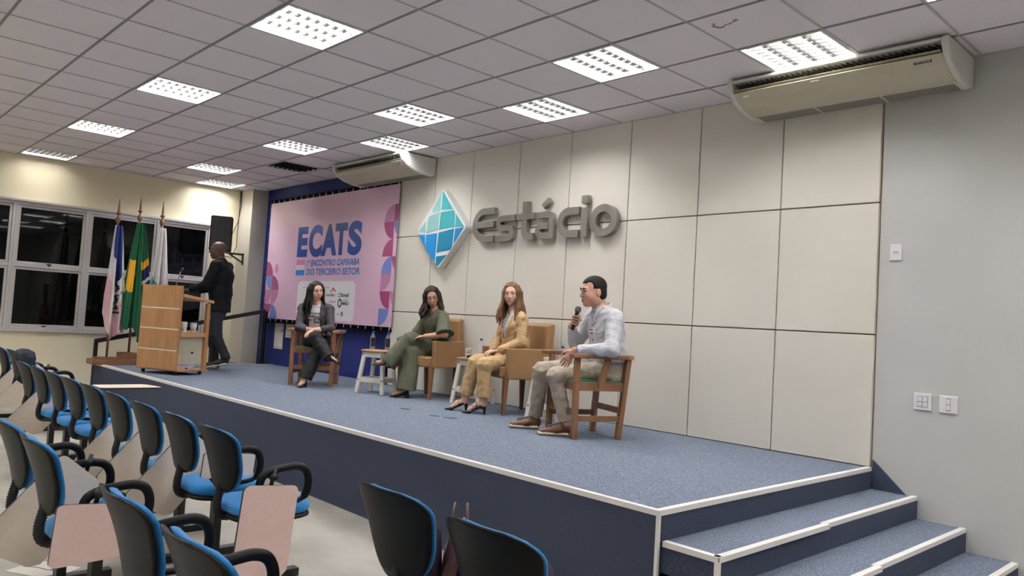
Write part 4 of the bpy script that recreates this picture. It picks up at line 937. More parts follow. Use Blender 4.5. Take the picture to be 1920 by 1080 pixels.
def shoe_field(toe, heel, w, hgt, kind, parent, name='shoe', up=.0):
    """toe, heel: points on the ground line (local)"""
    toe = np.asarray(toe, float); heel = np.asarray(heel, float); d = toe-heel; L = np.linalg.norm(d); f = d/L; fr = frame(f); l, u = fr[1], fr[2]
    lo = np.minimum(toe, heel)-.08; hi = np.maximum(toe, heel)+.17; F = Field(lo, hi, .0042); P = lambda x, y, z: heel+x*L*f+y*l+z*u
    if kind == 'sneaker':
        F.cone(P(.14, 0, .05), P(.40, 0, .045), .042, .04, 0, .02, side=l, rs=w*.82, rs2=w*.92); F.cone(P(.4, 0, .045), P(.82, 0, .034), .04, .024, 0, .03, side=l, rs=w*.92, rs2=w*.86); F.cone(P(.14, 0, .07), P(.2, 0, .105), .04, .038, 0, .03)
        F.cone(P(.38, -.012, .092), P(.66, -.010, .070), .012, .01, 2, .008); F.cone(P(.38, .012, .092), P(.66, .010, .070), .012, .01, 2, .008)
        F.plane(P(0, 0, .118), u)
        F.cone(P(.12, 0, .017), P(.86, 0, .017), .021, .020, 1, .003, side=l, rs=w*1.0, rs2=w*1.03); F.plane(P(0, 0, .001), -u)
    else:
        hh = hgt
        F.cone(P(.12, 0, hh+.028), P(.36, 0, hh*.75+.02), .026, .018, 0, .015, side=l, rs=w*.72, rs2=w*.75); F.cone(P(.36, 0, hh*.7+.018), P(.70, 0, .020), .018, .019, 0, .02, side=l, rs=w*.75, rs2=w*.95); F.cone(P(.70, 0, .019), P(.97, 0, .012), .018, .007, 0, .015, side=l, rs=w*.93, rs2=w*.25)
        F.ell(P(.42, 0, hh*.8+.055), [L*.30, w*.66, .034], fr, 0, .01, cut=True)
        F.frus(P(.09, 0, hh+.01), P(.07 if kind == 'stiletto' else .11, 0, 0), .024 if kind != 'stiletto' else .02, .009 if kind == 'stiletto' else .024, 0, .008)
        if kind == 'stiletto':
            q = [P(.42, math.cos(a)*w*.85, hh*.6+.035+math.sin(a)*.036) for a in [PI*i/8 for i in range(9)]]; F.chain(q, [.0045]*9, 0, .002)
    return F
def wrap_print(mb, bvh, fr, C, off=.003):
    """press flat lettering (u along left axis, v up, at the point C) on a cloth surface"""
    f, l, u = fr; vs = []
    for (a, b, c) in mb.v:
        o = C+a*l+b*u; h = bvh.ray_cast(Vector(o+.4*f), Vector(-f), 1.0)
        vs.append(tuple(Vector(h[0])+Vector(f)*off) if h[0] is not None else tuple(o))
    mb.v = vs; return mb
def bvh_of(me): return BVHTree.FromPolygons([v.co for v in me.vertices], [tuple(p.vertices) for p in me.polygons])
def grid_plate(u0, v0, u1, v1, n=8, m=4):
    mb = MB(); vs = [(u0+(u1-u0)*i/n, v0+(v1-v0)*j/m, 0) for j in range(m+1) for i in range(n+1)]
    mb.add(vs, [(j*(n+1)+i, j*(n+1)+i+1, (j+1)*(n+1)+i+1, (j+1)*(n+1)+i) for j in range(m) for i in range(n)]); return mb
def mic(parent, b, t, name='microphone', label='', root=None):
    """hand held microphone as a thing of its own, b bottom, t top (local to root)"""
    b = Vector(b); t = Vector(t); o = thing(name, label, 'microphone', Vector(root)+b); o.rotation_euler = (t-b).to_track_quat('Z', 'Y').to_euler(); L = (t-b).length
    MB().lathe([(.012, 0), (.0135, .006), (.0145, L*.4), (.018, L-.055), (.019, L-.05)], (0, 0, 0), 16).build('mic_body', 'mic_body', o)
    MB().lathe([(.0155, L-.052), (.0255, L-.046), (.027, L-.036), (.027, L-.02), (.020, L-.004), (.006, L)], (0, 0, 0), 18).build('mic_grille', 'mic_grille', o)
    MB().lathe([(.0272, L-.034), (.0282, L-.030), (.0272, L-.026)], (0, 0, 0), 18).build('mic_ring', 'steel', o); return o
# ------------------------------------------------------------------ cloth materials
mat('shirt_pale', (200, 200, 206), .7, noise=(7, .05), bump=(26, .35)); mat('trouser_khaki', (164, 152, 136), .8, noise=(8, .06), bump=(22, .35)); mat('suit_beige', (186, 154, 112), .75, noise=(7, .06), bump=(24, .4)); mat('blouse_white', (222, 214, 206), .7, bump=(30, .3))
mat('dress_green', (78, 80, 60), .75, noise=(6, .07), bump=(20, .4)); mat('blazer_dark', (58, 52, 60), .75, noise=(7, .08), bump=(22, .35)); mat('tee_white', (222, 214, 212), .75, bump=(26, .25)); mat('trouser_black', (13, 12, 14), .75, bump=(20, .4)); mat('jacket_black', (15, 15, 18), .75, bump=(18, .3), spec=.2); mat('jeans_dark', (20, 25, 33), .8, noise=(10, .12), bump=(24, .4))
mat('shoe_black', (16, 15, 16), .28); mat('shoe_brown', (94, 56, 38), .4, noise=(20, .1)); mat('sole_cream', (202, 186, 160), .6); mat('shoe_dark', (40, 30, 28), .5); mat('sole_white', (206, 200, 192), .6); mat('lace_dark', (50, 30, 24), .6); mat('badge_card', (226, 220, 222), .5); mat('lanyard', (150, 146, 160), .6); mat('belt', (40, 34, 30), .5)
SKM = lambda n, hair: ['skin_'+n, 'lip_'+n, 'eye_white', 'eye_dark', hair]
def person(label, root): return thing('person', label, 'person', root)
def badge(parent, C, fr, bvh, s=1.):
    o = wrap_print(grid_plate(-.042*s, -.065*s, .042*s, .065*s, 4, 6), bvh, fr, C, .007).build('name_badge', 'badge_card', parent); so = o.modifiers.new('t', 'SOLIDIFY'); so.thickness = .003
    wrap_print(grid_plate(-.030*s, .036*s, .020*s, .046*s, 4, 2), bvh, fr, C, .0105).build('badge_print', 'print_magenta', o); wrap_print(grid_plate(-.028*s, .012*s, .026*s, .020*s, 4, 2), bvh, fr, C, .0105).build('badge_print', 'print_black', o)
    wrap_print(grid_plate(-.012*s, -.048*s, .010*s, -.028*s, 3, 3), bvh, fr, C, .0105).build('badge_print', 'print_mauve', o)
def strap(parent, pts, fr, bvh, w=.008):
    f, l, u = fr; mb = MB(); vs = []
    for p in pts:
        h = bvh.ray_cast(Vector(p+.4*f), Vector(-f), 1.0); q = Vector(h[0])+Vector(f)*.004 if h[0] is not None else Vector(p); vs += [q-Vector(l)*w/2, q+Vector(l)*w/2]
    mb.add(vs, [(2*i, 2*i+1, 2*i+3, 2*i+2) for i in range(len(pts)-1)]); o = mb.build('lanyard', 'lanyard', parent); so = o.modifiers.new('t', 'SOLIDIFY'); so.thickness = .002
def long_hair(F, P, fr, Lf, Lb, sc=1., part=.0, side_out=.0, wave=.012, drop=(0, 0, -1), seed=1, front=.035, fwd=.0):
    """cap plus combed locks; Lf/Lb lengths below the ear for front and back locks"""
    f, l, u = fr; rnd = random.Random(seed); dz = np.asarray(drop, float)
    F.ell(P(-.024, 0, .040), [.104*sc, .085*sc, .090*sc], fr, 0, .01); F.ell(P(-.045, 0, -.03), [.080*sc, .082*sc, .09*sc], fr, 0, .03)
    F.ell(P(.095, part*.4, -.030), [.083*sc, .0665*sc, .098*sc], fr, 0, .012, cut=True)
    for s in (-1, 1):
        for i in range(11):
            a = i/10; ang = math.radians(47+a*127)       # from temple to nape
            x, y = math.cos(ang)*.108-.02, s*math.sin(ang)*(.098-.010*a)
            x0 = front*(1-a)-.03*a; z0 = .040+.090*math.sqrt(max(0, 1-((x0+.024)/.104)**2))+.002
            p0 = P(x0, part+s*.008, z0-.006); pm = P((x0+x*.85)/2, y*.42+part*.6, min(z0-.008, .108)); p1 = P(x*.85+.004, y*.72+part*.3, .082); p2 = P(x, y*1.02, .02); p3 = P(x-.002, y*1.06, -.06)
            L = Lf+(Lb-Lf)*a+rnd.uniform(-.02, .02); q = p3+sc*(s*side_out*l)+dz*L*.5; e = q+dz*L*.5+rnd.uniform(-1, 1)*wave*l+rnd.uniform(-1, 1)*wave*f; q = q+wave*math.sin(i*2.1+seed)*l+fwd*(1-a)*unit(A(*dz[:2], 0)+f*A(1, 1, 0))*.7; e = e+fwd*(1-a)*1.2*unit(f*A(1, 1, 0)); mid = (q+e)*.5+wave*math.cos(i*1.7+seed)*l*.9
            F.chain([p0, pm, p1, p2, p3, q, mid, e], [.008, .012, .014, .016, .017, .017, .0145, .006], 0, .005)
def short_arm(F, sh, el, wr, r, m=0): F.chain([sh, el, wr], r, m, .03)
# ------------------------------------------------------------------ man with the microphone
def man_mic():
    R = (1.12, 3.92, ST); t = person('man in a pale shirt and khaki trousers speaking into a microphone', R)
    hip = A(.11, .11, .545); waist = A(.125, .115, .70); chest = A(.115, .085, .90); neck = A(.09, .045, 1.055); hd = A(.053, -.035, 1.205)
    shL, shR = A(.255, .015, .985), A(-.065, .135, .995); elL, wrL = A(.345, -.11, .735), A(.13, -.315, .712); elR, wrR = A(-.20, .06, .76), A(-.135, -.075, .905)
    hL, hR = A(.175, .06, .545), A(.02, .13, .56); kL, kR = A(-.105, -.27, .49), A(-.335, -.20, .515); aL, aR = A(-.005, -.225, .10), A(-.415, -.16, .10)
    sd = unit(shL-shR); f3 = unit(np.cross(sd, (0, 0, 1))); f3 = f3 if f3[1] < 0 else -f3; bf = frame(f3); fr = tilt_frame(frame((-.40, -.905, -.10)), -.04); sc = 1.06
    mb0, mt0 = A(-.112, -.085, .872), A(-.062, -.075, 1.075)
    F = Field((-.62, -.48, .02), (.46, .32, 1.36), .009, [(hd-.15, hd+.15, .0034), (A(-.20, -.16, .85), A(-.02, .02, 1.04), .004), (A(.0, -.46, .56), A(.2, -.28, .74), .0045)])
    P = head(F, hd, fr, sc); F.cone(P(-.028, 0, -.07), neck, .056, .060, SK, .03)
    torso(F, hip, waist, chest, neck, sd, (.13, .13, .135, .12), (.09, .09, .09, .06)); F.cone(neck, shL, .05, .045, SK, .04); F.cone(neck, shR, .05, .045, SK, .04)
    F.chain([shL, elL, wrL], [.042, .036, .026], SK, .02); F.chain([shR, elR, wrR], [.042, .036, .027], SK, .02)
    hand(F, wrL+A(-.005, -.01, -.005), (-.42, -.28, -.86), (-.55, .72, -.1), True, (.12, .3, .28), 1.04, .03)
    grip(F, mb0+(mt0-mb0)*.42, mt0-mb0, (.35, -.35, -.1) if False else (-.2, .9, 0), wrR, 1.05)
    for h, k, a in ((hL, kL, aL), (hR, kR, aR)): F.chain([h, k, a], [.065, .05, .036], SK, .02)
    link('body', F.mesh('body', SKM('man', 'hair_short')), t)
    # trousers
    F = Field((-.58, -.45, .08), (.36, .32, .76), .0065); F.cone(hip+A(.01, .02, -.02), waist, .125, .13, 0, .05, side=sd, rs=.175, rs2=.175)
    for h, k, a in ((hL, kL, aL), (hR, kR, aR)): F.cone(h, k, .098, .072, 0, .04); F.frus(k, a+A(0, 0, .015), .070, .056, 0, .05)
    F.plane((0, 0, .72), (0, 0, 1)); F.fold(.005, 46, seed=2); F.fold(.0022, 100, seed=3); link('trousers', F.mesh('trousers', ['trouser_khaki']), t)
    MB().tube([tuple(hip+A(0, 0, .165)+.182*math.cos(a)*sd+.14*math.sin(a)*bf[0]) for a in [2*PI*i/24 for i in range(24)]], .014, 6, closed=True).build('belt', 'belt', t)
    # shirt
    F = Field((-.34, -.36, .60), (.50, .36, 1.12), .0058); torso(F, hip+A(0, 0, .1), waist, chest, neck, sd, (.172, .178, .178, .155), (.132, .14, .128, .085))
    F.cone(chest+A(0, 0, .08)+sd*.1, shL, .075, .07, 0, .04); F.cone(chest+A(0, 0, .08)-sd*.1, shR, .075, .07, 0, .04)
    F.chain([shL, elL], [.073, .06], 0, .035); F.cone(elL, elL+(wrL-elL)*.86, .058, .042, 0, .03); F.chain([shR, elR], [.072, .06], 0, .035); F.cone(elR, elR+(wrR-elR)*.82, .056, .042, 0, .03)
    F.cone(neck-A(0, 0, .045), neck+A(-.005, -.01, .0), .074, .068, 0, .03); F.ell(neck+A(-.01, -.03, .065), [.062, .062, .045], None, 0, .01, cut=True); F.plane((0, 0, .625), (0, 0, -1)); F.fold(.0055, 40, seed=5); F.fold(.0026, 95, seed=8); me = F.mesh('shirt', ['shirt_pale']); link('shirt', me, t); bv = bvh_of(me)
    F = Field(neck-A(.14, .14, .1), neck+A(.14, .14, .1), .004); rg = []
    for q in range(25):
        a = math.radians(28+q*(304/24)); rg.append(neck+.076*math.cos(a)*bf[0]+.076*math.sin(a)*sd+A(0, 0, .030-.034*math.cos(a)))
    for dz in (0, -.010, -.020): F.chain([p-A(0, 0, -dz)+unit((p-neck)*A(1, 1, 0))*(-dz*.25) for p in rg], [.0055]*25, 0, .006)
    for p in (rg[0], rg[-1]):
        s = 1 if np.dot(p-neck, sd) > 0 else -1
        for q in range(5): F.cone(p+s*sd*.012*q*.9-bf[0]*.007*q, p+s*sd*(.016+.006*q)+bf[0]*(.020-.010*q)-A(0, 0, .062-.010*q), .005, .004, 0, .006)
    link('collar', F.mesh('collar', ['shirt_pale']), t)
    bc = chest+sd*.015+A(0, 0, -.06); badge(t, bc, bf, bv, 1.05)
    for s in (-1, 1): strap(t, [bc+A(0, 0, .065)+s*sd*(.004+.055*q/8)+A(0, 0, .17*q/8) for q in range(9)], bf, bv)
    wc = elL+(wrL-elL)*.93; wd = unit(wrL-elL); e1 = unit(np.cross(wd, (0, 0, 1))); e2 = np.cross(wd, e1)
    wt = MB().tube([tuple(wc+.034*math.cos(a)*e1+.030*math.sin(a)*e2) for a in [2*PI*i/18 for i in range(18)]], .007, 6, closed=True).build('watch_band', 'steel', t); c = wc-.036*e2 if e2[2] < 0 else wc+.036*e2
    MB().lathe([(.017, 0), (.019, .003), (.017, .008)], tuple(c), 14).build('watch_case', 'steel', wt)
    # hair: short, receding
    F = Field(hd-.17, hd+.19, .0038); F.ell(P(-.013, 0, .041), [.1030*sc, .0815*sc, .0850*sc], fr, 0, .01); F.ell(P(-.045, 0, -.02), [.066*sc, .078*sc, .07*sc], fr, 0, .02)
    F.ell(P(.108, 0, -.025), [.088*sc, .068*sc, .098*sc], fr, 0, .012, cut=True); F.ell(P(.062, 0, -.065), [.10*sc, .12*sc, .07*sc], fr, 0, .01, cut=True)
    for s in (-1, 1): F.ell(P(.070, s*.062, .045), [.04*sc, .034*sc, .04*sc], fr, 0, .012, cut=True)
    for s in (-1, 1): F.ell(P(.012, s*.075, -.012), [.026*sc, .03*sc, .034*sc], fr, 0, .008, cut=True)
    F.ell(P(-.05, 0, -.105), [.1, .1, .05], fr, 0, .01, cut=True); link('hair', F.mesh('hair', ['hair_short']), t)
    for to, he in ((A(-.175, -.405, 0), A(.02, -.185, 0)), (A(-.585, -.345, 0), A(-.39, -.12, 0))): link('shoe', shoe_field(to, he, .05, 0, 'sneaker', t).mesh('shoe', ['shoe_brown', 'sole_cream', 'lace_dark']), t)
    mic(t, mb0, mt0, 'handheld_microphone', 'black handheld microphone held to the mouth of the man on the right', R)
man_mic()
# ------------------------------------------------------------------ woman in the beige suit
def woman_beige():
    R = (-.275, 4.43, ST); t = person('woman in a beige suit with long light brown hair and hands in her lap', R)
    hip = A(-.01, -.02, .535); waist = A(0, -.02, .70); chest = A(.0, -.045, .875); neck = A(-.005, -.065, 1.03); hd = A(-.008, -.105, 1.195)
    shL, shR = A(.150, -.092, .945), A(-.150, -.022, .95); elL, wrL = A(.20, -.12, .72), A(.02, -.265, .622); elR, wrR = A(-.225, -.06, .725), A(-.115, -.235, .615)
    hL, hR = A(.065, -.06, .525), A(-.10, -.015, .53); kL, kR = A(.03, -.46, .485), A(-.155, -.41, .50); aL, aR = A(.035, -.44, .13), A(-.225, -.455, .13)
    sd = unit(shL-shR); f3 = np.cross(sd, (0, 0, 1)); f3 = f3 if f3[1] < 0 else -f3; bf = frame(f3); fr = tilt_frame(frame((.52, -.85, -.03)), .03); sc = .96
    F = Field((-.42, -.66, .0), (.28, .16, 1.34), .009, [(hd-.14, hd+.14, .0034), (A(-.18, -.40, .54), A(.06, -.22, .66), .004), (A(-.32, -.62, .0), A(.12, -.36, .16), .005)])
    P = head(F, hd, fr, sc, True, True, .5); F.cone(P(-.026, 0, -.07), neck, .046, .05, SK, .03); torso(F, hip, waist, chest, neck, sd, (.12, .10, .11, .10), (.08, .07, .08, .05)); F.cone(neck, shL, .04, .036, SK, .04); F.cone(neck, shR, .04, .036, SK, .04)
    F.chain([shL, elL, wrL], [.034, .03, .022], SK, .02); F.chain([shR, elR, wrR], [.034, .03, .022], SK, .02)
    hand(F, wrL, (-.86, -.42, -.2), (.05, .1, -1), True, (.25, .4, .3), .92, .04); hand(F, wrR, (.35, -.9, -.22), (0, -.1, -1), False, (.15, .3, .3), .92, .05)
    for h, k, a, to in ((hL, kL, aL, A(-.05, -.55, .035)), (hR, kR, aR, A(-.30, -.565, .035))):
        F.chain([h, k, a, a+A(0, 0, -.03)], [.055, .042, .034, .034], SK, .02); he = a+unit(a-to)*A(1, 1, 0)*.02; F.chain([a+A(0, 0, -.03), a+(to-a)*.55, to], [.032, .026, .018], SK, .02)
    link('body', F.mesh('body', SKM('rosy', 'hair_brown')), t)
    F = Field((-.36, -.58, .12), (.26, .14, .76), .0062); F.cone(hip, waist, .115, .105, 0, .05, side=sd, rs=.165, rs2=.145)
    for h, k, a in ((hL, kL, aL), (hR, kR, aR)): F.cone(h, k, .092, .070, 0, .03); F.frus(k, a+A(0, 0, .035), .066, .074, 0, .04)
    F.plane((0, 0, .74), (0, 0, 1)); F.fold(.0045, 48, seed=1); F.fold(.0022, 100, seed=7); link('trousers', F.mesh('trousers', ['suit_beige']), t)
    F = Field((-.2, -.22, .62), (.2, .12, 1.08), .0055); torso(F, hip+A(0, 0, .1), waist, chest, neck, sd, (.13, .12, .135, .11), (.10, .095, .115, .07)); F.cone(neck-A(0, 0, .05), neck+A(0, 0, .01), .06, .056, 0, .03); F.ell(neck+bf[0]*.06+A(0, 0, .02), [.034, .034, .075], None, 0, .01, cut=True); F.ell(neck+A(0, -.01, .05), [.05, .05, .04], None, 0, .01, cut=True); F.fold(.003, 50, seed=3); mb = F.mesh('blouse', ['blouse_white']); link('blouse', mb, t)
    F = Field((-.34, -.34, .56), (.32, .16, 1.1), .0056); torso(F, hip+A(0, 0, .06), waist, chest, neck, sd, (.168, .15, .155, .14), (.135, .118, .125, .085)); F.cone(chest+A(0, 0, .10)+sd*.05, shL, .06, .052, 0, .035); F.cone(chest+A(0, 0, .10)-sd*.05, shR, .06, .052, 0, .035)
    F.chain([shL, elL, elL+(wrL-elL)*.9], [.056, .051, .042], 0, .025); F.chain([shR, elR, elR+(wrR-elR)*.9], [.056, .051, .042], 0, .025)
    c = chest+bf[0]*.03
    V0 = c+bf[0]*.12-A(0, 0, .17); F.wedge([(V0, bf[0]*-1), (V0, unit(sd+A(0, 0, -.33))), (V0, unit(-sd+A(0, 0, -.33)))]) if False else None
    F.wedge([(chest+bf[0]*.01, -bf[0]), (chest-A(0, 0, .17), unit(sd-A(0, 0, .30))), (chest-A(0, 0, .17), unit(-sd-A(0, 0, .30)))]); F.wedge([(chest+bf[0]*.03, -bf[0]), (chest-A(0, 0, .17), unit(sd+A(0, 0, .18))), (chest-A(0, 0, .17), unit(-sd+A(0, 0, .18)))])
    F.ell(neck+A(0, -.01, .03), [.062, .06, .075], None, 0, .01, cut=True); F.fold(.005, 44, seed=8); F.fold(.0026, 100, seed=4); me = F.mesh('blazer', ['suit_beige']); link('blazer', me, t); bv = bvh_of(me); bv2 = bvh_of(mb)
    for s in (-1, 1):
        pts = []
        for q in range(7):
            z = q/6; base = chest+A(0, 0, -.13+.25*z)+s*sd*(.018+.062*z)
            for w in (0, .034*math.sin(PI*min(1, .25+.75*z))):
                o = base+s*sd*w; h = bv.ray_cast(Vector(o+.4*bf[0]), Vector(-bf[0]), 1.0); pts.append(tuple(Vector(h[0])+Vector(bf[0])*.006 if h[0] is not None else Vector(o+bf[0]*.1)))
        lo = MB().add(pts, [(2*i, 2*i+1, 2*i+3, 2*i+2) for i in range(6)], 0, True).build('lapel', 'suit_beige', t); so = lo.modifiers.new('t', 'SOLIDIFY'); so.thickness = .006
    badge(t, chest+A(0, 0, -.10)-sd*.015, bf, bv2, 1.0)
    for s in (-1, 1): strap(t, [chest+A(0, 0, -.035)-sd*.015+s*sd*(.004+.05*q/8)+A(0, 0, .16*q/8) for q in range(9)], bf, bv2)
    F = Field(hd-A(.2, .23, .42), hd+A(.2, .17, .16), .0042); long_hair(F, P, fr, .25, .20, sc, -.012, .020, .020, unit(A(.0, -.0, -1)), 4, .062, .045); link('hair', F.mesh('hair', ['hair_light']), t)
    for to, he in ((A(-.095, -.60, 0), A(.06, -.42, 0)), (A(-.355, -.61, 0), A(-.20, -.435, 0))): link('shoe', shoe_field(to, he, .038, .065, 'stiletto', t).mesh('shoe', ['shoe_black']), t)
woman_beige()
# ------------------------------------------------------------------ woman in the green jumpsuit
def woman_green():
    R = (-1.76, 4.485, ST); t = person('woman in an olive green outfit with glasses sitting with crossed legs', R)
    hip = A(.055, .03, .535); waist = A(.075, .01, .69); chest = A(.095, -.02, .855); neck = A(.095, -.055, 1.0); hd = A(.085, -.11, 1.155)
    shL, shR = A(.245, -.06, .93), A(-.045, -.055, .92); elL, wrL = A(.365, -.11, .735), A(.22, -.27, .70); elR, wrR = A(-.15, -.075, .715), A(-.10, -.26, .675)
    hL, hR = A(.125, .0, .53), A(-.02, .045, .54); kT, aT = A(.03, -.335, .665), A(-.10, -.525, .375); kB, aB = A(.06, -.30, .50), A(.085, -.40, .13)
    sd = unit(shL-shR); f3 = np.cross(sd, (0, 0, 1)); f3 = f3 if f3[1] < 0 else -f3; bf = frame(f3); fr = tilt_frame(frame((.80, -.55, -.28)), .22); sc = .97
    F = Field((-.30, -.72, .0), (.46, .2, 1.32), .009, [(hd-.14, hd+.14, .0034), (A(.06, -.34, .62), A(.26, -.22, .74), .0045), (A(-.26, -.70, .3), A(-.02, -.48, .42), .005)])
    P = head(F, hd, fr, sc, True, True, 1.6); F.cone(P(-.026, 0, -.07), neck, .045, .052, SK, .03); torso(F, hip, waist, chest, neck, sd, (.13, .11, .115, .10), (.09, .08, .085, .05)); F.cone(neck, shL, .04, .038, SK, .04); F.cone(neck, shR, .04, .038, SK, .04)
    F.chain([shL, elL, wrL], [.042, .037, .026], SK, .02); F.chain([shR, elR, wrR], [.04, .036, .026], SK, .02)
    hand(F, wrL, (-.8, -.5, -.15), (0, .1, -1), True, (.2, .3, .3), .92, .05)
    m0, m1 = A(-.03, -.28, .655), A(-.165, -.385, .645); grip(F, m0+(m1-m0)*.45, m1-m0, (0, .2, .9), wrR, .92)
    F.chain([hL, kT, aT, A(-.175, -.62, .375)], [.06, .045, .034, .022], SK, .02); F.chain([hR, kB, aB, A(.06, -.43, .06), A(.0, -.50, .025)], [.06, .045, .034, .03, .02], SK, .02)
    link('body', F.mesh('body', SKM('tan', 'hair_brown')), t)
    F = Field((-.30, -.66, .06), (.42, .2, .78), .0065); F.cone(hip, waist, .12, .115, 0, .05, side=sd, rs=.165, rs2=.145)
    F.cone(hL, kT, .10, .078, 0, .03); F.frus(kT, aT+(aT-kT)*.04, .076, .105, 0, .04); F.cone(hR, kB, .10, .082, 0, .04); F.frus(kB+A(0, 0, .02), A(.095, -.405, .075), .082, .118, 0, .05); F.cone(kT*.5+hL*.5-A(0, 0, .08), kB, .06, .06, 0, .05)
    F.fold(.0075, 34, ((1, .5, .12), (.5, -1, .1), (.8, .8, .2)), seed=4); F.plane((0, 0, .085), (0, 0, -1)); link('trousers', F.mesh('trousers', ['dress_green']), t)
    F = Field((-.28, -.34, .60), (.52, .22, 1.05), .0058); torso(F, hip+A(0, 0, .1), waist, chest, neck, sd, (.158, .142, .155, .135), (.12, .11, .125, .08)); F.cone(chest+A(0, 0, .085)+sd*.05, shL, .062, .055, 0, .04); F.cone(chest+A(0, 0, .085)-sd*.05, shR, .062, .055, 0, .04)
    F.frus(shL, elL+A(.005, -.005, -.005), .058, .105, 0, .04); F.frus(shR, elR, .058, .098, 0, .04); F.ell(neck+bf[0]*.055+A(0, 0, .0), [.055, .055, .085], None, 0, .012, cut=True); F.ell(neck+A(0, 0, .05), [.075, .07, .06], None, 0, .01, cut=True)
    F.fold(.006, 36, ((1, .5, .12), (.5, -1, .3), (.8, .8, .2)), seed=6); link('top', F.mesh('top', ['dress_green']), t)
    MB().tube([tuple(waist+A(0, 0, -.02)+.152*math.cos(a)*sd+.123*math.sin(a)*bf[0]) for a in [2*PI*i/24 for i in range(24)]], .012, 6, closed=True).build('belt', 'dress_green', t)
    F = Field(hd-A(.18, .18, .34), hd+A(.18, .18, .16), .0042); long_hair(F, P, fr, .17, .15, sc, .006, .016, .022, unit(A(.05, -.05, -1)), 9, .062, .03); link('hair', F.mesh('hair', ['hair_brown']), t)
    gl = MB()
    for y in (-1, 1): gl.tube([tuple(P(.100-.004*abs(math.cos(a)), y*.033+.024*math.cos(a), -.004+.019*math.sin(a))) for a in [2*PI*i/18 for i in range(18)]], .0016, 6, closed=True); gl.tube([tuple(P(.096, y*.057, .002)), tuple(P(.0, y*.080, .004))], .0016, 6)
    gl.tube([tuple(P(.101, -.009, 0)), tuple(P(.101, .009, 0))], .0016, 6); mat('glasses_gold', (196, 178, 160), .25, .8); gl.build('glasses', 'glasses_gold', t)
    link('shoe', shoe_field(A(-.215, -.675, .335), A(-.075, -.50, .315), .037, .03, 'pump', t).mesh('shoe', ['shoe_black']), t); link('shoe', shoe_field(A(-.02, -.535, 0), A(.125, -.37, 0), .038, .035, 'pump', t).mesh('shoe', ['shoe_black']), t)
    mic(t, m0, m1, 'handheld_microphone', 'grey tipped microphone resting on the knee of the woman in green', R)
woman_green()
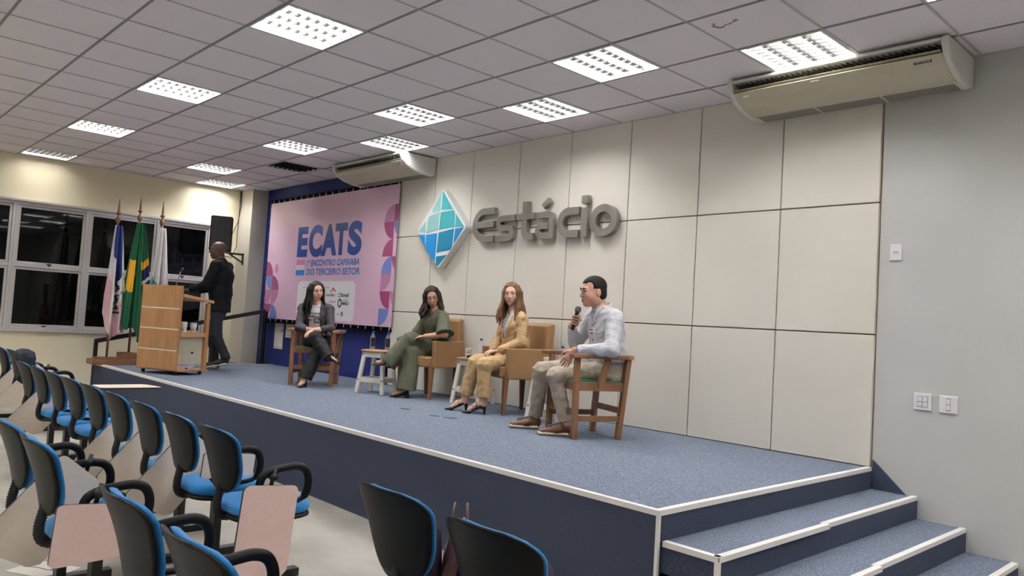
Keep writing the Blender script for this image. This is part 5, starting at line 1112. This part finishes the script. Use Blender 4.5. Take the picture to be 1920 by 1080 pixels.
# ------------------------------------------------------------------ woman in the dark blazer
def woman_dark():
    R = (-3.25, 3.83, ST); t = person('woman in a dark blazer and printed white shirt with crossed legs and long black hair', R)
    hip = A(-.04, .02, .525); waist = A(-.035, .01, .68); chest = A(-.02, -.02, .86); neck = A(.0, -.045, 1.005); hd = A(.022, -.075, 1.16)
    shL, shR = A(.125, .075, .945), A(-.125, -.165, .935); elL, wrL = A(.235, .045, .71), A(.215, -.185, .675); elR, wrR = A(-.02, -.25, .70), A(.14, -.11, .665)
    hL, hR = A(.05, .06, .515), A(-.045, -.06, .52); kR, aR = A(.355, -.235, .605), A(.575, -.15, .375); kL, aL = A(.35, -.15, .50), A(.30, -.30, .125)
    sd = unit(shL-shR); f3 = np.cross(sd, (0, 0, 1)); f3 = f3 if f3[0] > 0 else -f3; bf = frame(f3); fr = tilt_frame(frame((.985, -.12, -.06)), .02); sc = .97
    F = Field((-.26, -.46, .0), (.80, .2, 1.32), .009, [(hd-.14, hd+.14, .0036), (A(.10, -.34, .56), A(.30, -.04, .72), .0045), (A(.54, -.18, .24), A(.78, 0, .42), .005)])
    P = head(F, hd, fr, sc, True, True, 0); F.cone(P(-.026, 0, -.07), neck, .045, .05, SK, .03); torso(F, hip, waist, chest, neck, sd, (.12, .10, .11, .10), (.08, .07, .08, .05)); F.cone(neck, shL, .04, .036, SK, .04); F.cone(neck, shR, .04, .036, SK, .04)
    F.chain([shL, elL, wrL], [.036, .035, .027], SK, .02); F.chain([shR, elR, wrR], [.036, .034, .026], SK, .02)
    hand(F, wrL, (.25, -.86, -.42), (-.1, 0, -1), True, (.25, .4, .3), .95, .06)
    m0, m1 = A(.13, -.07, .66), A(.285, .02, .635); grip(F, m0+(m1-m0)*.35, m1-m0, (0, 0, 1), wrR, .92)
    F.chain([hR, kR, aR, A(.63, -.09, .335)], [.055, .045, .032, .022], SK, .02); F.chain([hL, kL, aL, A(.32, -.33, .055), A(.37, -.40, .03)], [.055, .045, .032, .03, .02], SK, .02)
    link('body', F.mesh('body', SKM('fair', 'hair_black')), t)
    F = Field((-.24, -.40, .06), (.72, .22, .72), .0065); F.cone(hip, waist, .11, .10, 0, .05, side=sd, rs=.165, rs2=.14); F.cone(hR, kR, .088, .072, 0, .03); F.frus(kR, aR+(aR-kR)*.02, .07, .072, 0, .04); F.cone(hL, kL, .088, .072, 0, .03); F.frus(kL, A(.305, -.295, .10), .07, .084, 0, .04)
    F.fold(.005, 44, seed=3); link('trousers', F.mesh('trousers', ['trouser_black']), t)
    F = Field((-.24, -.24, .58), (.2, .2, 1.06), .0055); torso(F, hip+A(0, 0, .08), waist, chest, neck, sd, (.14, .13, .14, .12), (.105, .10, .118, .07)); F.cone(neck-A(0, 0, .03), neck*.5+shL*.5-A(0, 0, .02), .045, .04, 0, .04); F.cone(neck-A(0, 0, .03), neck*.5+shR*.5-A(0, 0, .02), .045, .04, 0, .04); F.ell(neck+bf[0]*.03+A(0, 0, .035), [.07, .07, .058], None, 0, .01, cut=True); F.fold(.003, 46, seed=2); mt = F.mesh('shirt', ['tee_white']); link('shirt', mt, t); bt = bvh_of(mt)
    for v0, v1, u0, u1, word, dark in ((-.055, .0, -.085, .085, 'CONSTRUINDO', True), (-.115, -.065, -.09, -.005, 'ESPÍRITO', False), (-.125, -.065, .0, .095, 'CAPIXABA', True), (-.165, -.14, -.05, .03, 'SOCIAL', False)):
        C = chest+A(0, 0, .03)
        if dark: wrap_print(grid_plate(u0, v0, u1, v1, 8, 4), bt, bf, C, .004).build('shirt_print', 'print_black', t)
        tm = text_mb(word, (u0+.006, v0+.01, u1-.006, v1-.01), lambda u, v, d: (u, v, 0), 0, 0, .03); wrap_print(tm, bt, bf, C, .0075 if dark else .004).build('shirt_lettering', 'tee_white' if dark else 'print_black', t)
    F = Field((-.30, -.40, .50), (.40, .24, 1.06), .0056); torso(F, hip+A(0, 0, .04), waist, chest, neck, sd, (.17, .155, .16, .14), (.13, .12, .126, .085)); F.cone(chest+A(0, 0, .085)+sd*.05, shL, .062, .054, 0, .035); F.cone(chest+A(0, 0, .085)-sd*.05, shR, .062, .054, 0, .035)
    F.chain([shL, elL, elL+(wrL-elL)*.45], [.056, .051, .047], 0, .025); F.chain([shR, elR, elR+(wrR-elR)*.45], [.060, .051, .047], 0, .025)
    F.wedge([(chest+bf[0]*.02, -bf[0]), (chest, unit(sd-A(0, 0, .0)*1)-.0), (chest, -unit(sd))]) if False else None
    F.wedge([(chest-bf[0]*.0, -bf[0]), (chest-sd*.066, -sd), (chest+sd*.070, sd)]); F.ell(neck+A(0, 0, .03), [.065, .065, .07], None, 0, .01, cut=True); F.fold(.0048, 44, seed=9); link('blazer', F.mesh('blazer', ['blazer_dark']), t)
    F = Field(hd-A(.19, .19, .42), hd+A(.19, .19, .16), .0042); long_hair(F, P, fr, .23, .24, sc, .0, .015, .016, unit(A(-.04, -.06, -1)), 2, .062, .03); link('hair', F.mesh('hair', ['hair_black']), t)
    link('shoe', shoe_field(A(.685, -.045, .285), A(.575, -.175, .335), .036, .02, 'pump', t).mesh('shoe', ['shoe_black']), t); link('shoe', shoe_field(A(.40, -.43, 0), A(.275, -.265, 0), .037, .035, 'pump', t).mesh('shoe', ['shoe_black']), t)
    mic(t, m0, m1, 'handheld_microphone', 'grey tipped microphone in the lap of the woman in the dark blazer', R)
    ph = tag(MB().prism(rrect(-.035, -.07, .035, .07, .01), lambda u, v, d: (u, v, d), 0, .009).build('phone', 'print_grey', None, .002, loc=(-3.25+.655*.285+.755*.02, 3.83+.755*.285-.656*.02, ST+.689), rot=(0, 0, .3)), 'grey phone lying on the left arm of the wooden chair', 'phone')
woman_dark()
# ------------------------------------------------------------------ man at the lectern
def man_lectern():
    R = (-5.50, 3.50, ST); t = person('bald man in a black jacket standing at the wooden lectern', R)
    f = unit(A(-.69, -.72, 0)); l = unit(A(.72, -.69, 0)); L = lambda a, b, z: a*f+b*l+A(0, 0, z)
    hip = L(0, 0, .93); waist = L(-.0, 0, 1.10); chest = L(.0, 0, 1.34); neck = L(.03, 0, 1.545); hd = L(.085, 0, 1.705)
    shL, shR = L(.01, .20, 1.475), L(.01, -.20, 1.475); elL, wrL = L(.12, .24, 1.19), L(.37, .15, 1.115); elR, wrR = L(.12, -.24, 1.19), L(.37, -.14, 1.115)
    hL, hR = L(0, .09, .90), L(0, -.09, .90); kL, aL = L(-.02, .10, .50), L(-.20, .10, .15); kR, aR = L(.12, -.09, .49), L(.04, -.09, .11)
    fr = tilt_frame(frame(f*.9+l*.5+A(0, 0, -.05)), 0); sc = 1.06
    F = Field((-.62, -.62, .0), (.45, .45, 1.88), .010, [(hd-.15, hd+.15, .004), (wrL-.14, wrL+.14, .006), (wrR-.14, wrR+.14, .006)])
    P = head(F, hd, fr, sc, False); F.cone(P(-.03, 0, -.07), neck, .058, .062, SK, .03); torso(F, hip, waist, chest, neck, l, (.13, .12, .14, .13), (.09, .08, .09, .06)); F.cone(neck, shL, .05, .05, SK, .04); F.cone(neck, shR, .05, .05, SK, .04)
    F.chain([shL, elL, wrL], [.045, .037, .028], SK, .02); F.chain([shR, elR, wrR], [.045, .037, .028], SK, .02); hand(F, wrL, f*.95-l*.2-A(0, 0, .12), (0, 0, -1), True, (.15, .3, .3), 1.05); hand(F, wrR, f*.95+l*.2-A(0, 0, .12), (0, 0, -1), False, (.15, .3, .3), 1.05)
    for h, k, a in ((hL, kL, aL), (hR, kR, aR)): F.chain([h, k, a], [.07, .052, .038], SK, .02)
    link('body', F.mesh('body', SKM('dark', 'hair_black')), t)
    F = Field((-.3, -.3, .08), (.35, .35, 1.1), .008); F.cone(hip-A(0, 0, .03), waist, .12, .115, 0, .05, side=l, rs=.165, rs2=.155)
    for h, k, a in ((hL, kL, aL), (hR, kR, aR)): F.cone(h, k, .098, .072, 0, .03); F.frus(k, a, .07, .058, 0, .05)
    F.fold(.005, 40, seed=1); link('trousers', F.mesh('trousers', ['jeans_dark']), t)
    F = Field((-.5, -.5, .78), (.38, .38, 1.62), .0068); torso(F, hip-A(0, 0, .08), waist, chest, neck, l, (.19, .185, .20, .17), (.15, .145, .15, .10)); F.cone(chest+A(0, 0, .1)+l*.1, shL, .085, .08, 0, .04); F.cone(chest+A(0, 0, .1)-l*.1, shR, .085, .08, 0, .04)
    for s, e, w in ((shL, elL, wrL), (shR, elR, wrR)): F.chain([s, e, e+(w-e)*.9], [.08, .066, .05], 0, .03)
    F.plane((0, 0, .82), (0, 0, -1)); F.cone(neck-A(0, 0, .06), neck+A(0, 0, -.005), .085, .075, 0, .03); F.ell(neck+A(0, 0, .06)+f*.02, [.068, .068, .06], None, 0, .01, cut=True); F.fold(.0028, 40, seed=7); link('jacket', F.mesh('jacket', ['jacket_black']), t)
    link('shoe', shoe_field(L(.09, .10, .012), L(-.235, .10, .085), .05, 0, 'sneaker', t).mesh('shoe', ['shoe_dark', 'sole_white', 'lace_dark']), t); link('shoe', shoe_field(L(.26, -.09, 0), L(-.03, -.09, 0), .05, 0, 'sneaker', t).mesh('shoe', ['shoe_dark', 'sole_white', 'lace_dark']), t)
man_lectern()
# ================================================================== SMALL THINGS AMONG THE SEATS
hb = thing('handbag', 'dark brown leather handbag with a gold zip between the two near chairs', 'handbag', (3.12, .915, .466), math.radians(-42))
F = Field((-.2, -.12, -.01), (.2, .12, .28), .005)
F.cone(A(-.10, 0, .06), A(.10, 0, .06), .055, .055, 0, .02); F.cone(A(-.09, 0, .20), A(.09, 0, .20), .036, .036, 0, .05); F.cone(A(-.1, 0, .13), A(.1, 0, .13), .052, .052, 0, .05); F.plane((0, 0, .002), (0, 0, -1)); F.fold(.004, 60, seed=3)
link('bag_body', F.mesh('bag_body', ['bag_leather']), hb)
MB().tube([(-.11, .012, .242), (0, .012, .243), (.11, .012, .239)], .0045, 6).build('zip', 'gold_zip', hb); MB().tube([(.115, .012, .239), (.13, .02, .20), (.132, .02, .165)], .003, 6).lathe([(.007, 0), (.007, .01)], (.132, .02, .152), 8).build('zip_pull', 'gold_zip', hb)
for y in (-.03, .03): MB().tube([(-.06, y, .20), (-.055, y, .27), (-.025, y*.8, .315), (.025, y*.8, .315), (.055, y, .27), (.06, y, .20)], .009, 8, sx=.6).build('handle', 'bag_leather', hb)
mat('jacket_navy', (20, 24, 40), .8, bump=(30, .4))
jk = thing('jacket', 'dark navy jacket hung over the back of a far chair', 'jacket', (-4.40, yc+.27, 0)); F = Field((-.30, -.42, .50), (.30, .06, .96), .008)
F.cone(A(-.14, -.27, .83), A(.14, -.27, .83), .07, .07, 0, .04); F.cone(A(-.15, -.24, .60), A(-.14, -.28, .82), .07, .06, 0, .05); F.cone(A(.15, -.24, .60), A(.14, -.28, .82), .07, .06, 0, .05); F.cone(A(0, -.25, .60), A(0, -.28, .82), .08, .07, 0, .06); F.fold(.008, 40, seed=2)
link('jacket_body', F.mesh('jacket_body', ['jacket_navy']), jk); F = Field((.1, -.36, .46), (.28, -.12, .86), .008); F.chain([A(.19, -.27, .82), A(.215, -.25, .66), A(.21, -.24, .54)], [.045, .042, .036], 0, .03); F.fold(.006, 50, seed=4); link('sleeve', F.mesh('sleeve', ['jacket_navy']), jk)
def leaflet(x, y, rz, lab):
    t = thing('leaflet', lab, 'leaflet', (x, y, .001), rz, 'printed leaflets on the floor'); MB().box(-.15, -.105, 0, .15, .105, .002).build('sheet', 'paper_white', t)
    stroke(MB(), [(-.13, -.01), (-.05, .01), (.02, .0), (.07, .02), (.13, .015)], .006, lambda u, v, d: (u, v, d), .0022, .003).build('printed_line', 'print_black', t)
    MB().prism([(.06+.028*math.cos(a), .015+.018*math.sin(a)) for a in [2*PI*i/16 for i in range(16)]], lambda u, v, d: (u, v, d), .0022, .0034).build('printed_dot', 'print_sky', t)
leaflet(.60, .11, .55, 'white printed leaflet on the floor at the lower left corner'); leaflet(-.32, .10, .5, 'white printed leaflet on the floor near the brown shoe')
sh = shoe_field(A(.19, .19, 0), A(0, 0, 0), .048, 0, 'sneaker', None); o = thing('shoe', 'brown shoe on the floor at the left picture edge', 'shoe', (-.06, -.08, 0)); link('shoe_body', sh.mesh('shoe_body', ['shoe_brown', 'sole_cream', 'lace_dark']), o)

mat('tote_purple', (54, 34, 56), .7, bump=(40, .3))
for x, lab in ((2.985, 'dark purple bag leaning on the left near chair, beside the handbag'), (3.565, 'dark purple bag leaning on the right near chair')):
    t = thing('tote_bag', lab, 'bag', (x, .775, .467), math.radians(4), 'purple bags on the near chairs')
    o = MB().prism(rrect(-.165, 0, .165, .29, .07, 8), lambda u, v, d: (u, d-.12*v, v), 0, .055).build('bag_body', 'tote_purple', t, .018, 4)
    MB().tube([(-.07, .03-.034, .27), (-.06, -.01, .31), (0, -.012, .325), (.06, -.01, .31), (.07, .03-.034, .27)], .007, 8).build('handle', 'tote_purple', t)

fc = [c for c in f1.children if c.name.startswith('flag_cloth')][0]
tm = text_mb('TRABALHA', (-.40, -.05, .32, .05), lambda u, v, d: (v+.055+.06*u, u, 0), 0, 0, .05)
wrap_print(tm, bvh_of(fc.data), (A(1, 0, 0), A(0, 1, 0), A(0, 0, 1)), A(0, 0, .98), .006).build('printed_word', 'print_black', f1)
